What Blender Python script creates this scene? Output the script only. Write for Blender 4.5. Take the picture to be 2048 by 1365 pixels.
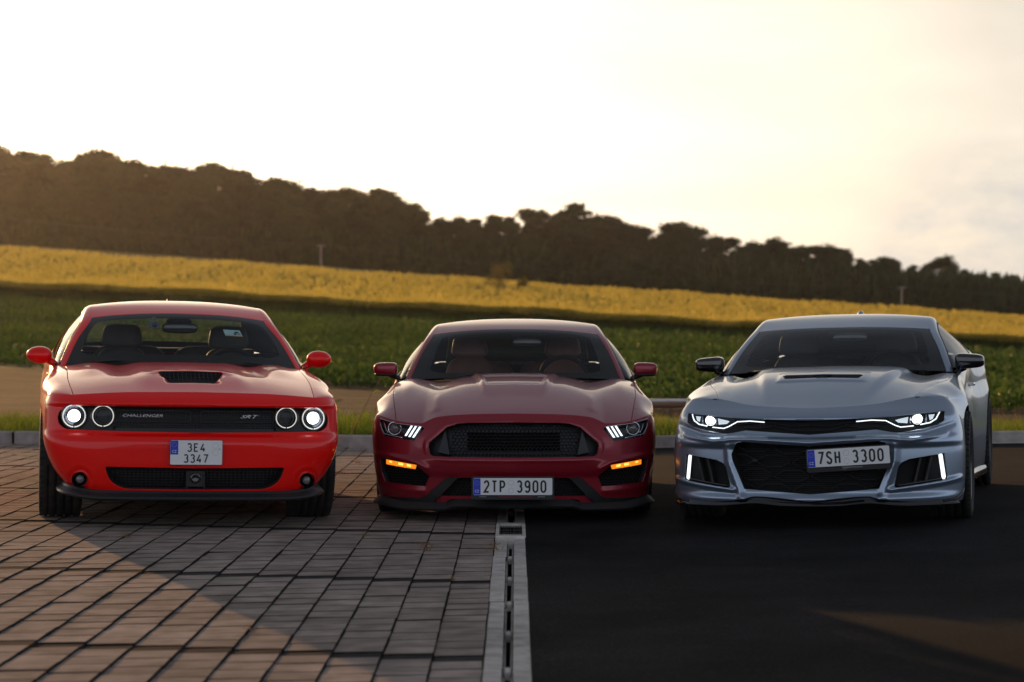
import bpy, math, random
import numpy as np
from mathutils import Vector, Matrix
from mathutils.geometry import delaunay_2d_cdt

random.seed(7)
rng = np.random.default_rng(7)
R = math.radians
scene = bpy.context.scene
for o in list(bpy.data.objects):
    bpy.data.objects.remove(o)

# ------------------------------------------------------------------ camera
CAM_Z = 1.27
cam_data = bpy.data.cameras.new('camera')
cam = bpy.data.objects.new('camera', cam_data)
scene.collection.objects.link(cam)
scene.camera = cam
cam.location = (0, 0, CAM_Z)
cam.rotation_euler = (R(90 - 0.49), 0, R(0.09))
cam_data.sensor_width = 36.0
cam_data.lens = 77.35
cam_data.clip_start = 0.1
cam_data.clip_end = 9000
cam_data.dof.use_dof = True
cam_data.dof.focus_distance = 14.3
cam_data.dof.aperture_fstop = 3.0

# ------------------------------------------------------------------ sun and sky
SUN_EL, SUN_AZ = R(7.5), R(-23.4)          # azimuth from the view axis, negative = left
sun_dir = Vector((math.sin(SUN_AZ) * math.cos(SUN_EL), math.cos(SUN_AZ) * math.cos(SUN_EL), math.sin(SUN_EL)))
sd = bpy.data.lights.new('sun', 'SUN')
sd.energy = 4.2
sd.angle = R(0.6)
sd.color = (1.0, 0.53, 0.20)
sun = bpy.data.objects.new('sun', sd)
sun.rotation_euler = (-sun_dir).to_track_quat('-Z', 'Y').to_euler()
scene.collection.objects.link(sun)

world = bpy.data.worlds.new('World')
scene.world = world
world.use_nodes = True
wt = world.node_tree
wt.nodes.clear()
def wn(t, **kw):
    n = wt.nodes.new(t)
    for k, v in kw.items():
        setattr(n, k, v)
    return n
wout = wn('ShaderNodeOutputWorld')
wbg = wn('ShaderNodeBackground')
wbg.inputs['Strength'].default_value = 0.10
sky = wn('ShaderNodeTexSky', sky_type='NISHITA', sun_disc=False, sun_elevation=SUN_EL, sun_rotation=SUN_AZ,
         altitude=300, air_density=1.0, dust_density=1.6, ozone_density=1.5)
# a thin, even cloud veil over the whole sky: brighter and warmer towards the sun, cool grey away from it
tc = wn('ShaderNodeTexCoord')
sep = wn('ShaderNodeSeparateXYZ')
dotn = wn('ShaderNodeVectorMath', operation='DOT_PRODUCT')
wt.links.new(tc.outputs['Generated'], dotn.inputs[0])
dotn.inputs[1].default_value = tuple(sun_dir)
m1 = wn('ShaderNodeMapRange'); m1.inputs['From Min'].default_value = -1; m1.inputs['From Max'].default_value = 1
wt.links.new(dotn.outputs['Value'], m1.inputs['Value'])
pw = wn('ShaderNodeMath', operation='POWER'); pw.inputs[1].default_value = 5.0
wt.links.new(m1.outputs[0], pw.inputs[0])
cl = wn('ShaderNodeValToRGB')
cl.color_ramp.elements[0].position = 0.0; cl.color_ramp.elements[0].color = (0.82, 0.89, 1.05, 1)
cl.color_ramp.elements[1].position = 1.0; cl.color_ramp.elements[1].color = (2.9, 2.40, 1.75, 1)
e2 = cl.color_ramp.elements.new(0.62); e2.color = (0.86, 0.755, 0.63, 1)
e3 = cl.color_ramp.elements.new(0.80); e3.color = (1.50, 1.24, 0.97, 1)
e = cl.color_ramp.elements.new(0.40); e.color = (0.54, 0.56, 0.58, 1)
# the warm glow hugs the horizon; higher up the veil turns cool grey
gl = wn('ShaderNodeFloatCurve')
g_ = gl.mapping.curves[0]
g_.points[0].location = (0, 1); g_.points[1].location = (1, .05)
for q in ((.16, 1.0), (.25, .96), (.33, .70), (.40, .22), (.50, .06)): g_.points.new(*q)
gl.mapping.update()
wt.links.new(tc.outputs['Generated'], sep.inputs[0])
wt.links.new(sep.outputs['Z'], gl.inputs['Value'])
gm = wn('ShaderNodeMath', operation='MULTIPLY')
wt.links.new(pw.outputs[0], gm.inputs[0]); wt.links.new(gl.outputs[0], gm.inputs[1])
wt.links.new(gm.outputs[0], cl.inputs['Fac'])
mp = wn('ShaderNodeMapping')
mp.inputs['Scale'].default_value = (1.0, 1.0, 4.5)
mp.inputs['Location'].default_value = (0.3, 0.1, 0.0)
wt.links.new(tc.outputs['Generated'], mp.inputs[0])
nz = wn('ShaderNodeTexNoise')
nz.inputs['Scale'].default_value = 4.0
nz.inputs['Detail'].default_value = 7
nz.inputs['Roughness'].default_value = 0.55
nz.inputs['Distortion'].default_value = 0.5
wt.links.new(mp.outputs[0], nz.inputs['Vector'])
cr = wn('ShaderNodeMapRange')
cr.inputs['From Min'].default_value = 0.35
cr.inputs['From Max'].default_value = 0.70
cr.inputs['To Min'].default_value = 1.06
cr.inputs['To Max'].default_value = 0.88
wt.links.new(nz.outputs['Fac'], cr.inputs['Value'])
cs = wn('ShaderNodeVectorMath', operation='SCALE'); cs.inputs['Scale'].default_value = 12.5
wt.links.new(cl.outputs['Color'], cs.inputs[0])
ef = wn('ShaderNodeFloatCurve')
c_ = ef.mapping.curves[0]
c_.points[0].location = (0, .96); c_.points[1].location = (1, .20)
for q in ((.16, .96), (.31, .80), (.42, .30), (.60, .24)): c_.points.new(*q)
ef.mapping.update()
wt.links.new(sep.outputs['Z'], ef.inputs['Value'])
mm = wn('ShaderNodeMath', operation='MULTIPLY')
wt.links.new(ef.outputs[0], mm.inputs[0]); wt.links.new(cr.outputs[0], mm.inputs[1])
cs2 = wn('ShaderNodeVectorMath', operation='SCALE')
wt.links.new(cs.outputs[0], cs2.inputs[0]); wt.links.new(mm.outputs[0], cs2.inputs['Scale'])
# a soft grey-blue bank of cloud low on the right
d2 = wn('ShaderNodeVectorMath', operation='DOT_PRODUCT')
wt.links.new(tc.outputs['Generated'], d2.inputs[0])
d2.inputs[1].default_value = tuple(Vector((.225, 1, .012)).normalized())
bm = wn('ShaderNodeMapRange'); bm.interpolation_type = 'SMOOTHSTEP'
bm.inputs['From Min'].default_value = math.cos(R(4.8)); bm.inputs['From Max'].default_value = math.cos(R(1.0))
wt.links.new(d2.outputs['Value'], bm.inputs['Value'])
nb = wn('ShaderNodeTexNoise'); nb.inputs['Scale'].default_value = 16; nb.inputs['Detail'].default_value = 6; nb.inputs['Roughness'].default_value = .6
mp2 = wn('ShaderNodeMapping'); mp2.inputs['Scale'].default_value = (1, 1, 2.2); mp2.inputs['Location'].default_value = (.2, 0, 0.1)
wt.links.new(tc.outputs['Generated'], mp2.inputs[0]); wt.links.new(mp2.outputs[0], nb.inputs['Vector'])
nr = wn('ShaderNodeMapRange'); nr.inputs['From Min'].default_value = .36; nr.inputs['From Max'].default_value = .60
wt.links.new(nb.outputs['Fac'], nr.inputs['Value'])
bf = wn('ShaderNodeMath', operation='MULTIPLY'); wt.links.new(bm.outputs[0], bf.inputs[0]); wt.links.new(nr.outputs[0], bf.inputs[1])
bf2 = wn('ShaderNodeMath', operation='MULTIPLY'); wt.links.new(bf.outputs[0], bf2.inputs[0]); bf2.inputs[1].default_value = .85
bank = wn('ShaderNodeMix', data_type='RGBA', blend_type='MIX')
bank.inputs['B'].default_value = (6.6, 6.35, 6.1, 1)
wt.links.new(bf2.outputs[0], bank.inputs['Factor'])
veil = wn('ShaderNodeMix', data_type='RGBA', blend_type='MIX')
veil.inputs['Factor'].default_value = 0.84
wt.links.new(sky.outputs[0], veil.inputs['A'])
wt.links.new(cs2.outputs[0], veil.inputs['B'])
wt.links.new(veil.outputs['Result'], bank.inputs['A'])
wt.links.new(bank.outputs['Result'], wbg.inputs['Color'])
wt.links.new(wbg.outputs[0], wout.inputs['Surface'])

scene.view_settings.view_transform = 'Standard'
scene.view_settings.look = 'None'
scene.view_settings.gamma = 1.0
scene.view_settings.exposure = 0.0
scene.view_settings.use_curve_mapping = False
scene.render.engine = 'CYCLES'
scene.cycles.use_denoising = True
scene.cycles.max_bounces = 7
scene.cycles.diffuse_bounces = 3
scene.cycles.glossy_bounces = 4
scene.cycles.transmission_bounces = 4
scene.cycles.transparent_max_bounces = 24
scene.cycles.volume_bounces = 1
scene.cycles.sample_clamp_indirect = 6.0
scene.cycles.caustics_reflective = False
scene.cycles.caustics_refractive = False

# ------------------------------------------------------------------ material helpers
MAT = {}
def new_mat(name):
    m = bpy.data.materials.new(name)
    m.use_nodes = True
    MAT[name] = m
    return m, m.node_tree.nodes, m.node_tree.links, m.node_tree.nodes['Principled BSDF']

def simple(name, col, rough=0.5, metal=0.0, coat=0.0, spec=0.5, emit=None, estr=0.0):
    m, N, L, b = new_mat(name)
    b.inputs['Base Color'].default_value = (*col, 1)
    b.inputs['Roughness'].default_value = rough
    b.inputs['Metallic'].default_value = metal
    b.inputs['Coat Weight'].default_value = coat
    b.inputs['Coat Roughness'].default_value = 0.03
    b.inputs['Specular IOR Level'].default_value = spec
    if emit:
        b.inputs['Emission Color'].default_value = (*emit, 1)
        b.inputs['Emission Strength'].default_value = estr
    return m

def noisy(name, c1, c2, scale=5.0, rough=0.8, bump=0.0, bscale=50.0, detail=6, c3=None, obj_random=0.0, spec=0.3, rough2=None, stretch=None, trans=0.0, world=False, patch=0.0):
    """two- or three-colour noise surface in object space, with fine relief and a small per-object change of value"""
    m, N, L, b = new_mat(name)
    t = N.new('ShaderNodeTexCoord')
    src = t.outputs['Object']
    if world:
        gp_ = N.new('ShaderNodeNewGeometry'); src = gp_.outputs['Position']
    if stretch:
        mpn = N.new('ShaderNodeMapping'); mpn.inputs['Scale'].default_value = stretch
        L.new(src, mpn.inputs[0]); src = mpn.outputs[0]
    n1 = N.new('ShaderNodeTexNoise'); n1.inputs['Scale'].default_value = scale; n1.inputs['Detail'].default_value = detail
    L.new(src, n1.inputs['Vector'])
    r = N.new('ShaderNodeValToRGB')
    r.color_ramp.elements[0].position = 0.35; r.color_ramp.elements[0].color = (*c1, 1)
    r.color_ramp.elements[1].position = 0.65; r.color_ramp.elements[1].color = (*c2, 1)
    if c3:
        e = r.color_ramp.elements.new(0.8); e.color = (*c3, 1)
    L.new(n1.outputs['Fac'], r.inputs['Fac'])
    out = r.outputs['Color']
    if obj_random > 0:
        oi = N.new('ShaderNodeObjectInfo')
        mr = N.new('ShaderNodeMapRange'); mr.inputs['To Min'].default_value = 1 - obj_random; mr.inputs['To Max'].default_value = 1 + obj_random
        L.new(oi.outputs['Random'], mr.inputs['Value'])
        hs = N.new('ShaderNodeHueSaturation')
        L.new(mr.outputs[0], hs.inputs['Value']); L.new(out, hs.inputs['Color'])
        out = hs.outputs['Color']
    if patch > 0:                                   # broad stains and worn areas
        n4 = N.new('ShaderNodeTexNoise'); n4.inputs['Scale'].default_value = 0.9; n4.inputs['Detail'].default_value = 7; n4.inputs['Roughness'].default_value = .62
        g4 = N.new('ShaderNodeNewGeometry'); L.new(g4.outputs['Position'], n4.inputs['Vector'])
        m4 = N.new('ShaderNodeMapRange'); m4.inputs['From Min'].default_value = .32; m4.inputs['From Max'].default_value = .68
        m4.inputs['To Min'].default_value = 1 - patch; m4.inputs['To Max'].default_value = 1 + patch
        L.new(n4.outputs['Fac'], m4.inputs['Value'])
        h4 = N.new('ShaderNodeHueSaturation'); L.new(m4.outputs[0], h4.inputs['Value']); L.new(out, h4.inputs['Color']); out = h4.outputs['Color']
    L.new(out, b.inputs['Base Color'])
    b.inputs['Roughness'].default_value = rough
    b.inputs['Specular IOR Level'].default_value = spec
    if rough2 is not None:
        mr = N.new('ShaderNodeMapRange'); mr.inputs['To Min'].default_value = rough; mr.inputs['To Max'].default_value = rough2
        L.new(n1.outputs['Fac'], mr.inputs['Value']); L.new(mr.outputs[0], b.inputs['Roughness'])
    if bump > 0:
        n2 = N.new('ShaderNodeTexNoise'); n2.inputs['Scale'].default_value = bscale; n2.inputs['Detail'].default_value = 4
        L.new(t.outputs['Object'], n2.inputs['Vector'])
        bp = N.new('ShaderNodeBump'); bp.inputs['Strength'].default_value = 1.0; bp.inputs['Distance'].default_value = bump
        L.new(n2.outputs['Fac'], bp.inputs['Height']); L.new(bp.outputs[0], b.inputs['Normal'])
    if trans > 0:
        tr = N.new('ShaderNodeBsdfTranslucent'); L.new(out, tr.inputs['Color'])
        mx = N.new('ShaderNodeMixShader'); mx.inputs[0].default_value = trans
        L.new(b.outputs[0], mx.inputs[1]); L.new(tr.outputs[0], mx.inputs[2])
        L.new(mx.outputs[0], N['Material Output'].inputs['Surface'])
    return m

# ------------------------------------------------------------------ mesh helpers
def mesh_from(name, V, F, mat=None, smooth=True):
    """V (n,3) array, F (m,3) or (m,4) array or list of tuples"""
    me = bpy.data.meshes.new(name)
    V = np.asarray(V, dtype=np.float64).reshape(-1, 3)
    if isinstance(F, np.ndarray):
        k = F.shape[1]
        me.vertices.add(len(V)); me.vertices.foreach_set('co', V.astype(np.float32).ravel())
        me.loops.add(F.size); me.loops.foreach_set('vertex_index', F.astype(np.int32).ravel())
        me.polygons.add(len(F))
        me.polygons.foreach_set('loop_start', np.arange(0, F.size, k, dtype=np.int32))
        me.polygons.foreach_set('loop_total', np.full(len(F), k, dtype=np.int32))
        me.update(calc_edges=True)
        me.validate()
    else:
        me.from_pydata([tuple(v) for v in V], [], [tuple(f) for f in F])
        me.update()
    if getattr(F, 'walls', 0) and mat is not None:
        me.materials.append(MAT[mat] if isinstance(mat, str) else mat); me.materials.append(MAT['matt_black'])  # edge walls coloured black, painting in the shade of the panel gaps
        mi_ = np.zeros(len(me.polygons), dtype=np.int32); mi_[-F.walls:] = 1
        me.polygons.foreach_set('material_index', mi_); mat = None
    if smooth:
        me.polygons.foreach_set('use_smooth', np.ones(len(me.polygons), dtype=bool))
    if mat is not None:
        me.materials.append(MAT[mat] if isinstance(mat, str) else mat)
    return me

def link(name, data, parent=None, **props):
    o = bpy.data.objects.new(name, data)
    scene.collection.objects.link(o)
    if parent is not None:
        o.parent = parent
    for k, v in props.items():
        o[k] = v
    return o

def part(name, V, F, mat, parent=None, smooth=True, **props):
    return link(name, mesh_from(name, V, F, mat, smooth), parent, **props)

def empty(name, loc=(0, 0, 0), rot=(0, 0, 0), **props):
    o = link(name, None, None, **props)
    o.location = loc; o.rotation_euler = rot
    o.empty_display_size = 0.2
    return o

class FList(list):
    walls = 0

class MB:
    """collects simple solids into one mesh"""
    def __init__(s): s.V = []; s.F = []; s.n = 0
    def add(s, V, F):
        V = np.asarray(V, float).reshape(-1, 3)
        s.V.append(V)
        for f in F: s.F.append(tuple(int(i) + s.n for i in f))
        s.n += len(V)
        return s
    def box(s, c, d, rot=None, bev=0.0):
        x, y, z = [v / 2 for v in d]
        if bev <= 0:
            P = np.array([[-x,-y,-z],[x,-y,-z],[x,y,-z],[-x,y,-z],[-x,-y,z],[x,-y,z],[x,y,z],[-x,y,z]])
            F = [(0,3,2,1),(4,5,6,7),(0,1,5,4),(1,2,6,5),(2,3,7,6),(3,0,4,7)]
        else:                                   # top edges chamfered
            b = bev
            P = np.array([[-x,-y,-z],[x,-y,-z],[x,y,-z],[-x,y,-z],[-x,-y,z-b],[x,-y,z-b],[x,y,z-b],[-x,y,z-b],
                          [-x+b,-y+b,z],[x-b,-y+b,z],[x-b,y-b,z],[-x+b,y-b,z]])
            F = [(0,3,2,1),(8,9,10,11),(0,1,5,4),(1,2,6,5),(2,3,7,6),(3,0,4,7),(4,5,9,8),(5,6,10,9),(6,7,11,10),(7,4,8,11)]
        if rot is not None: P = P @ np.asarray(rot).T
        return s.add(P + np.asarray(c), F)
    def tube(s, pts, r, n=10, cap=True):
        pts = [np.asarray(p, float) for p in pts]
        rs = r if hasattr(r, '__len__') else [r] * len(pts)
        V = []; F = []
        up = np.array([0.13, 0.21, 0.97])
        for i, p in enumerate(pts):
            t = pts[min(i+1, len(pts)-1)] - pts[max(i-1, 0)]
            t = t / (np.linalg.norm(t) + 1e-12)
            a = np.cross(t, up); 
            if np.linalg.norm(a) < 1e-3: a = np.cross(t, [1, 0, 0])
            a /= np.linalg.norm(a); b = np.cross(t, a)
            for k in range(n):
                th = 2 * math.pi * k / n
                V.append(p + rs[i] * (math.cos(th) * a + math.sin(th) * b))
        for i in range(len(pts) - 1):
            for k in range(n):
                F.append((i*n+k, i*n+(k+1) % n, (i+1)*n+(k+1) % n, (i+1)*n+k))
        if cap:
            F.append(tuple(range(n-1, -1, -1))); F.append(tuple((len(pts)-1)*n + k for k in range(n)))
        return s.add(V, F)
    def lathe(s, prof, n=32, axis='y', c=(0, 0, 0), a0=0.0, a1=2*math.pi):
        """prof: list of (radius, height along axis)"""
        full = abs(a1 - a0 - 2*math.pi) < 1e-6
        m = n if full else n + 1
        V = []; F = []
        for r, h in prof:
            for k in range(m):
                th = a0 + (a1 - a0) * k / n
                u, v = r * math.cos(th), r * math.sin(th)
                V.append({'y': (u, h, v), 'z': (u, v, h), 'x': (h, u, v)}[axis])
        for i in range(len(prof) - 1):
            for k in range(n):
                k2 = (k + 1) % m
                F.append((i*m+k, i*m+k2, (i+1)*m+k2, (i+1)*m+k))
        return s.add(np.array(V) + np.asarray(c), F)
    def prism(s, poly, y0, y1, plane='xz'):
        """extrude polygon [(a,b)] between y0 and y1 along the third axis"""
        n = len(poly)
        def P(a, b, h):
            return {'xz': (a, h, b), 'xy': (a, b, h), 'yz': (h, a, b)}[plane]
        V = [P(a, b, y0) for a, b in poly] + [P(a, b, y1) for a, b in poly]
        F = [tuple(range(n)), tuple(range(2*n-1, n-1, -1))] + [(i, i+n, (i+1) % n + n, (i+1) % n) for i in range(n)]
        return s.add(V, F)
    def ellipsoid(s, c, r, nu=24, nv=14, p=2.0, rot=None):
        V = []; F = []
        def sp(x): return math.copysign(abs(x) ** (2.0 / p), x)
        for j in range(nv + 1):
            ph = -math.pi/2 + math.pi * j / nv
            for i in range(nu):
                th = 2*math.pi*i/nu
                V.append((r[0]*sp(math.cos(ph))*sp(math.cos(th)), r[1]*sp(math.cos(ph))*sp(math.sin(th)), r[2]*sp(math.sin(ph))))
        for j in range(nv):
            for i in range(nu):
                F.append((j*nu+i, j*nu+(i+1) % nu, (j+1)*nu+(i+1) % nu, (j+1)*nu+i))
        V = np.array(V)
        if rot is not None: V = V @ np.asarray(rot).T
        return s.add(V + np.asarray(c), F)
    def build(s, name, mat, parent=None, smooth=False, **props):
        return part(name, np.concatenate(s.V), s.F, mat, parent, smooth, **props)

def rotz(a):
    c, s = math.cos(a), math.sin(a)
    return np.array([[c, -s, 0], [s, c, 0], [0, 0, 1]])
def rotx(a):
    c, s = math.cos(a), math.sin(a)
    return np.array([[1, 0, 0], [0, c, -s], [0, s, c]])
def roty(a):
    c, s = math.cos(a), math.sin(a)
    return np.array([[c, 0, s], [0, 1, 0], [-s, 0, c]])

def pchip(xs, ys):
    """monotone cubic through a table, clamped outside"""
    xs = np.asarray(xs, float); ys = np.asarray(ys, float)
    h = np.diff(xs); d = np.diff(ys) / h
    m = np.zeros(len(xs))
    if len(xs) > 2:
        for i in range(1, len(xs) - 1):
            if d[i-1] * d[i] > 0:
                w1 = 2*h[i] + h[i-1]; w2 = h[i] + 2*h[i-1]
                m[i] = (w1 + w2) / (w1 / d[i-1] + w2 / d[i])
    m[0] = d[0]; m[-1] = d[-1]
    def f(x):
        x = np.clip(np.asarray(x, float), xs[0], xs[-1])
        i = np.clip(np.searchsorted(xs, x) - 1, 0, len(h) - 1)
        t = (x - xs[i]) / h[i]
        return ((1 + 2*t) * (1-t)**2 * ys[i] + t * (1-t)**2 * h[i] * m[i]
                + t*t * (3 - 2*t) * ys[i+1] + t*t * (t - 1) * h[i] * m[i+1])
    return f

def sstep(a, b, x):
    t = np.clip((np.asarray(x, float) - a) / (b - a), 0, 1)
    return t * t * (3 - 2 * t)
# ================================================================== SETTING
noisy('asphalt', (0.009, 0.009, 0.010), (0.020, 0.020, 0.021), scale=70, rough=1.0, bump=0.0018, bscale=110, detail=8, c3=(0.075, 0.073, 0.072), spec=0.03, patch=0.45)
noisy('paver', (0.22, 0.182, 0.158), (0.33, 0.27, 0.235), scale=7, rough=1.0, bump=0.0003, bscale=220, obj_random=0.16, spec=0.012, world=True, patch=0.16)
noisy('paver_dark', (0.035, 0.033, 0.033), (0.055, 0.051, 0.05), scale=9, rough=1.0, bump=0.0003, bscale=220, obj_random=0.1, spec=0.01, world=True, patch=0.2)
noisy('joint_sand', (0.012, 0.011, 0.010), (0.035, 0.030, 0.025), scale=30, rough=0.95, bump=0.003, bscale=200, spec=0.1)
noisy('concrete', (0.36, 0.33, 0.30), (0.52, 0.47, 0.43), scale=11, rough=1.0, bump=0.0006, bscale=120, obj_random=0.07, spec=0.0, world=True, patch=0.25)
noisy('kerb_concrete', (0.25, 0.225, 0.20), (0.37, 0.33, 0.30), scale=8, rough=0.88, bump=0.003, bscale=90, obj_random=0.10, spec=0.0, world=True, patch=0.3)
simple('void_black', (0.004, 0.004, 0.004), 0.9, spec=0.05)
noisy('soil', (0.036, 0.025, 0.014), (0.082, 0.055, 0.032), scale=0.8, rough=0.95, bump=0.05, bscale=5, detail=10, spec=0.06)
noisy('grass_blade', (0.075, 0.13, 0.012), (0.22, 0.27, 0.022), scale=2.3, rough=0.6, c3=(0.42, 0.30, 0.07), spec=0.3, trans=0.55)
noisy('dry_weed', (0.16, 0.09, 0.04), (0.32, 0.19, 0.09), scale=9, rough=0.8, spec=0.2, trans=0.35)
noisy('crop_leaf', (0.038, 0.078, 0.014), (0.11, 0.165, 0.028), scale=0.35, rough=0.6, spec=0.3, trans=0.45)
noisy('maize_leaf', (0.045, 0.075, 0.012), (0.10, 0.13, 0.02), scale=0.5, rough=0.6, spec=0.3, trans=0.4)
noisy('maize_tassel', (0.43, 0.34, 0.055), (0.62, 0.48, 0.11), scale=0.7, rough=0.9, spec=0.03, trans=0.62)
noisy('maize_top', (0.12, 0.11, 0.02), (0.24, 0.19, 0.04), scale=1.5, rough=0.95, spec=0.03)
noisy('field_floor', (0.035, 0.040, 0.014), (0.07, 0.075, 0.025), scale=0.6, rough=0.95, bump=0.05, bscale=3, spec=0.1)
noisy('stubble', (0.12, 0.10, 0.035), (0.19, 0.15, 0.055), scale=0.3, rough=0.9, spec=0.1)
noisy('bark', (0.03, 0.024, 0.018), (0.07, 0.055, 0.04), scale=3, rough=0.95, bump=0.03, bscale=9, spec=0.1)
noisy('tree_leaf', (0.018, 0.029, 0.013), (0.048, 0.064, 0.022), scale=0.45, rough=0.8, obj_random=0.3, spec=0.1, trans=0.22)
noisy('bush_leaf', (0.09, 0.075, 0.018), (0.19, 0.14, 0.03), scale=0.9, rough=0.7, spec=0.2, trans=0.4)
noisy('log_wood', (0.13, 0.07, 0.04), (0.26, 0.15, 0.09), scale=4, rough=0.85, bump=0.006, bscale=12, stretch=(0.4, 4, 4), spec=0.2)
noisy('log_skylit', (0.5, 0.47, 0.46), (0.7, 0.67, 0.66), scale=6, rough=0.8, bump=0.006, bscale=20, stretch=(0.4, 4, 4), spec=0.3)
noisy('pole_wood', (0.20, 0.155, 0.13), (0.28, 0.22, 0.18), scale=2, rough=0.9, spec=0.2)
simple('wire', (0.05, 0.045, 0.04), 0.6)
simple('cast_iron', (0.03, 0.03, 0.032), 0.5, 0.6)

DRAIN_X = -0.03
KERB_Y = 22.75
def lot_z(x, y=10.0):
    x = np.asarray(x, float)
    s = 0.0195 - 0.006 * sstep(15.5, 22.0, y)
    a = np.abs(x - DRAIN_X)
    return -0.048 + s * np.where(a < 0.3, a*a/0.6, a - 0.15)

_zc = pchip([22, 28, 50, 80, 120, 200, 320, 420, 600, 700, 1500, 4000], [0.06, 0.03, -0.20, -0.22, 0.05, 0.8, 5.6, 8.2, 12.5, 15, 16, 16])
_kc = pchip([22, 30, 50, 120, 200, 320, 600, 1500], [0.0, -0.009, -0.022, -0.040, -0.055, -0.068, -0.076, -0.076])
def land_z(x, y):
    x = np.asarray(x, float)
    xs = 300 * np.tanh(x / 300)
    return _zc(y) + _kc(y) * xs

def grid_mesh(xs, ys, fz):
    X, Y = np.meshgrid(xs, ys)
    Z = fz(X, Y)
    V = np.stack([X, Y, Z], -1).reshape(-1, 3)
    nx, ny = len(xs), len(ys)
    i = np.arange(nx-1)[None, :] + nx * np.arange(ny-1)[:, None]
    F = np.stack([i, i+1, i+1+nx, i+nx], -1).reshape(-1, 4)
    return V, F

# --- terrain behind the lot: bare soil strip, crop fields, hill under the wood
xs = np.concatenate([np.linspace(-2500, -300, 12), np.linspace(-240, 240, 97), np.linspace(300, 2500, 12)])
ys = np.concatenate([np.linspace(KERB_Y + 0.13, 30, 8), np.linspace(33, 50, 9), [55, 60, 70, 80], np.linspace(95, 200, 10), [215, 235, 255, 275, 295, 320, 340, 360, 390, 420], [460, 520, 600, 700, 1000, 1500, 2500, 4000]])
V, F = grid_mesh(xs, ys[:21], lambda x, y: land_z(x, y) + 0.0)
k_soil = int(np.searchsorted(ys, 50.0))
def strip(name, mat, y0, y1, **kw):
    yy = [y for y in ys if y0 <= y <= y1]
    V, F = grid_mesh(xs, np.array(yy), land_z)
    return part(name, V, F, mat, None, kind='structure')
strip('soil_strip', 'soil', 22, 55)
strip('field', 'field_floor', 55, 320)
strip('far_field', 'stubble', 320, 600)
strip('hill', 'field_floor', 600, 4000)

# --- parking lot: pavers to the left of the slot drain, asphalt to the right
xl = np.concatenate([[-60, -30, -15], np.linspace(-8, -0.125, 30)])
yl = np.concatenate([[-60, -20, 0], np.linspace(3, KERB_Y, 30)])
V, F = grid_mesh(xl, yl, lambda x, y: lot_z(x, y) - 0.022)
pavement = part('pavement', V, F, 'joint_sand', None, kind='structure')
xr = np.concatenate([np.linspace(0.058, 8, 34), [15, 30, 60]])
V, F = grid_mesh(xr, yl, lot_z)
asphalt = part('asphalt', V, F, 'asphalt', None, kind='structure')

# pavers: 0.2 m square, laid in columns running away from the camera; a dark half-row every 12 rows
SK = 0.10                                     # skew of the rows
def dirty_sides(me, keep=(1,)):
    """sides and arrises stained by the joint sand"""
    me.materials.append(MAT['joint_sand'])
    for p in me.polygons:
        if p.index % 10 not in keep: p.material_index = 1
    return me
def paver_mesh(name, w, d, mat):
    mb = MB().box((0, 0, -0.03), (w, d, 0.06), bev=0.002)
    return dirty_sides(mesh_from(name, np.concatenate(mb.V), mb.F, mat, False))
PM = paver_mesh('paver', 0.1965, 0.1880, 'paver')
PD = paver_mesh('dark_paver', 0.1945, 0.118, 'paver_dark')
rows = []                                      # (y offset, dark?)
y = 4.15; k = 0
band0 = 8.55
rows_y = []
yy = band0 - 12 * 0.2 - 0.13
while yy < KERB_Y + 1:
    rows_y.append((yy + 0.065, True)); yy += 0.13
    for q in range(12):
        rows_y.append((yy + 0.1, False)); yy += 0.2
slots = []
for ci in range(0, 52):
    xc = -0.225 - 0.2 * ci
    for ry, dark in rows_y:
        yc = ry - SK * (xc + 0.3) * 1.0 + 0.0
        if yc < 5.0 or yc > KERB_Y - 0.1: continue
        if xc < -(0.27 * yc + 1.6): continue
        slots.append((yc, xc, dark))
slots.sort()
rest = MB()
cnt = 0
for yc, xc, dark in slots:
    jx, jy, jz, ja = random.gauss(0, .0012), random.gauss(0, .0022), random.gauss(0, .0011), random.gauss(0, .006)
    z = float(lot_z(xc, yc))
    vis = yc > 7.45 and abs(xc) < 0.236 * yc + 0.12
    if vis and cnt < 300:
        o = link('dark_paver' if dark else 'paver', PD if dark else PM, pavement)
        o.location = (xc + jx, yc + jy, z + jz - (0.004 if dark else 0))
        o.rotation_euler = (random.gauss(0, .004), random.gauss(0, .004) - 0.0195, ja)
        cnt += 1
    else:
        w, d = 0.1965, (0.118 if dark else 0.188)
        rest.box((xc + jx, yc + jy, z + jz - 0.03 - (0.004 if dark else 0)), (w, d, 0.06), rot=rotz(ja), bev=0.002)
Vr = np.concatenate(rest.V)
ro = part('paver_field', Vr, rest.F, 'paver', pavement, False, kind='stuff')
ro.data.materials.append(MAT['paver_dark'])
# dark rows keep their own colour in the joined part
nb = len(rest.V)
dark_flags = []
cnt2 = 0
for yc, xc, dark in slots:
    vis = yc > 7.45 and abs(xc) < 0.236 * yc + 0.12
    if vis and cnt2 < 300: cnt2 += 1
    else: dark_flags.append(1 if dark else 0)
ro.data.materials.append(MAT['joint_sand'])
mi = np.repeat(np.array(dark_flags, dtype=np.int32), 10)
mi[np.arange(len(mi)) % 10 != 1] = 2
ro.data.polygons.foreach_set('material_index', mi)

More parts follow.
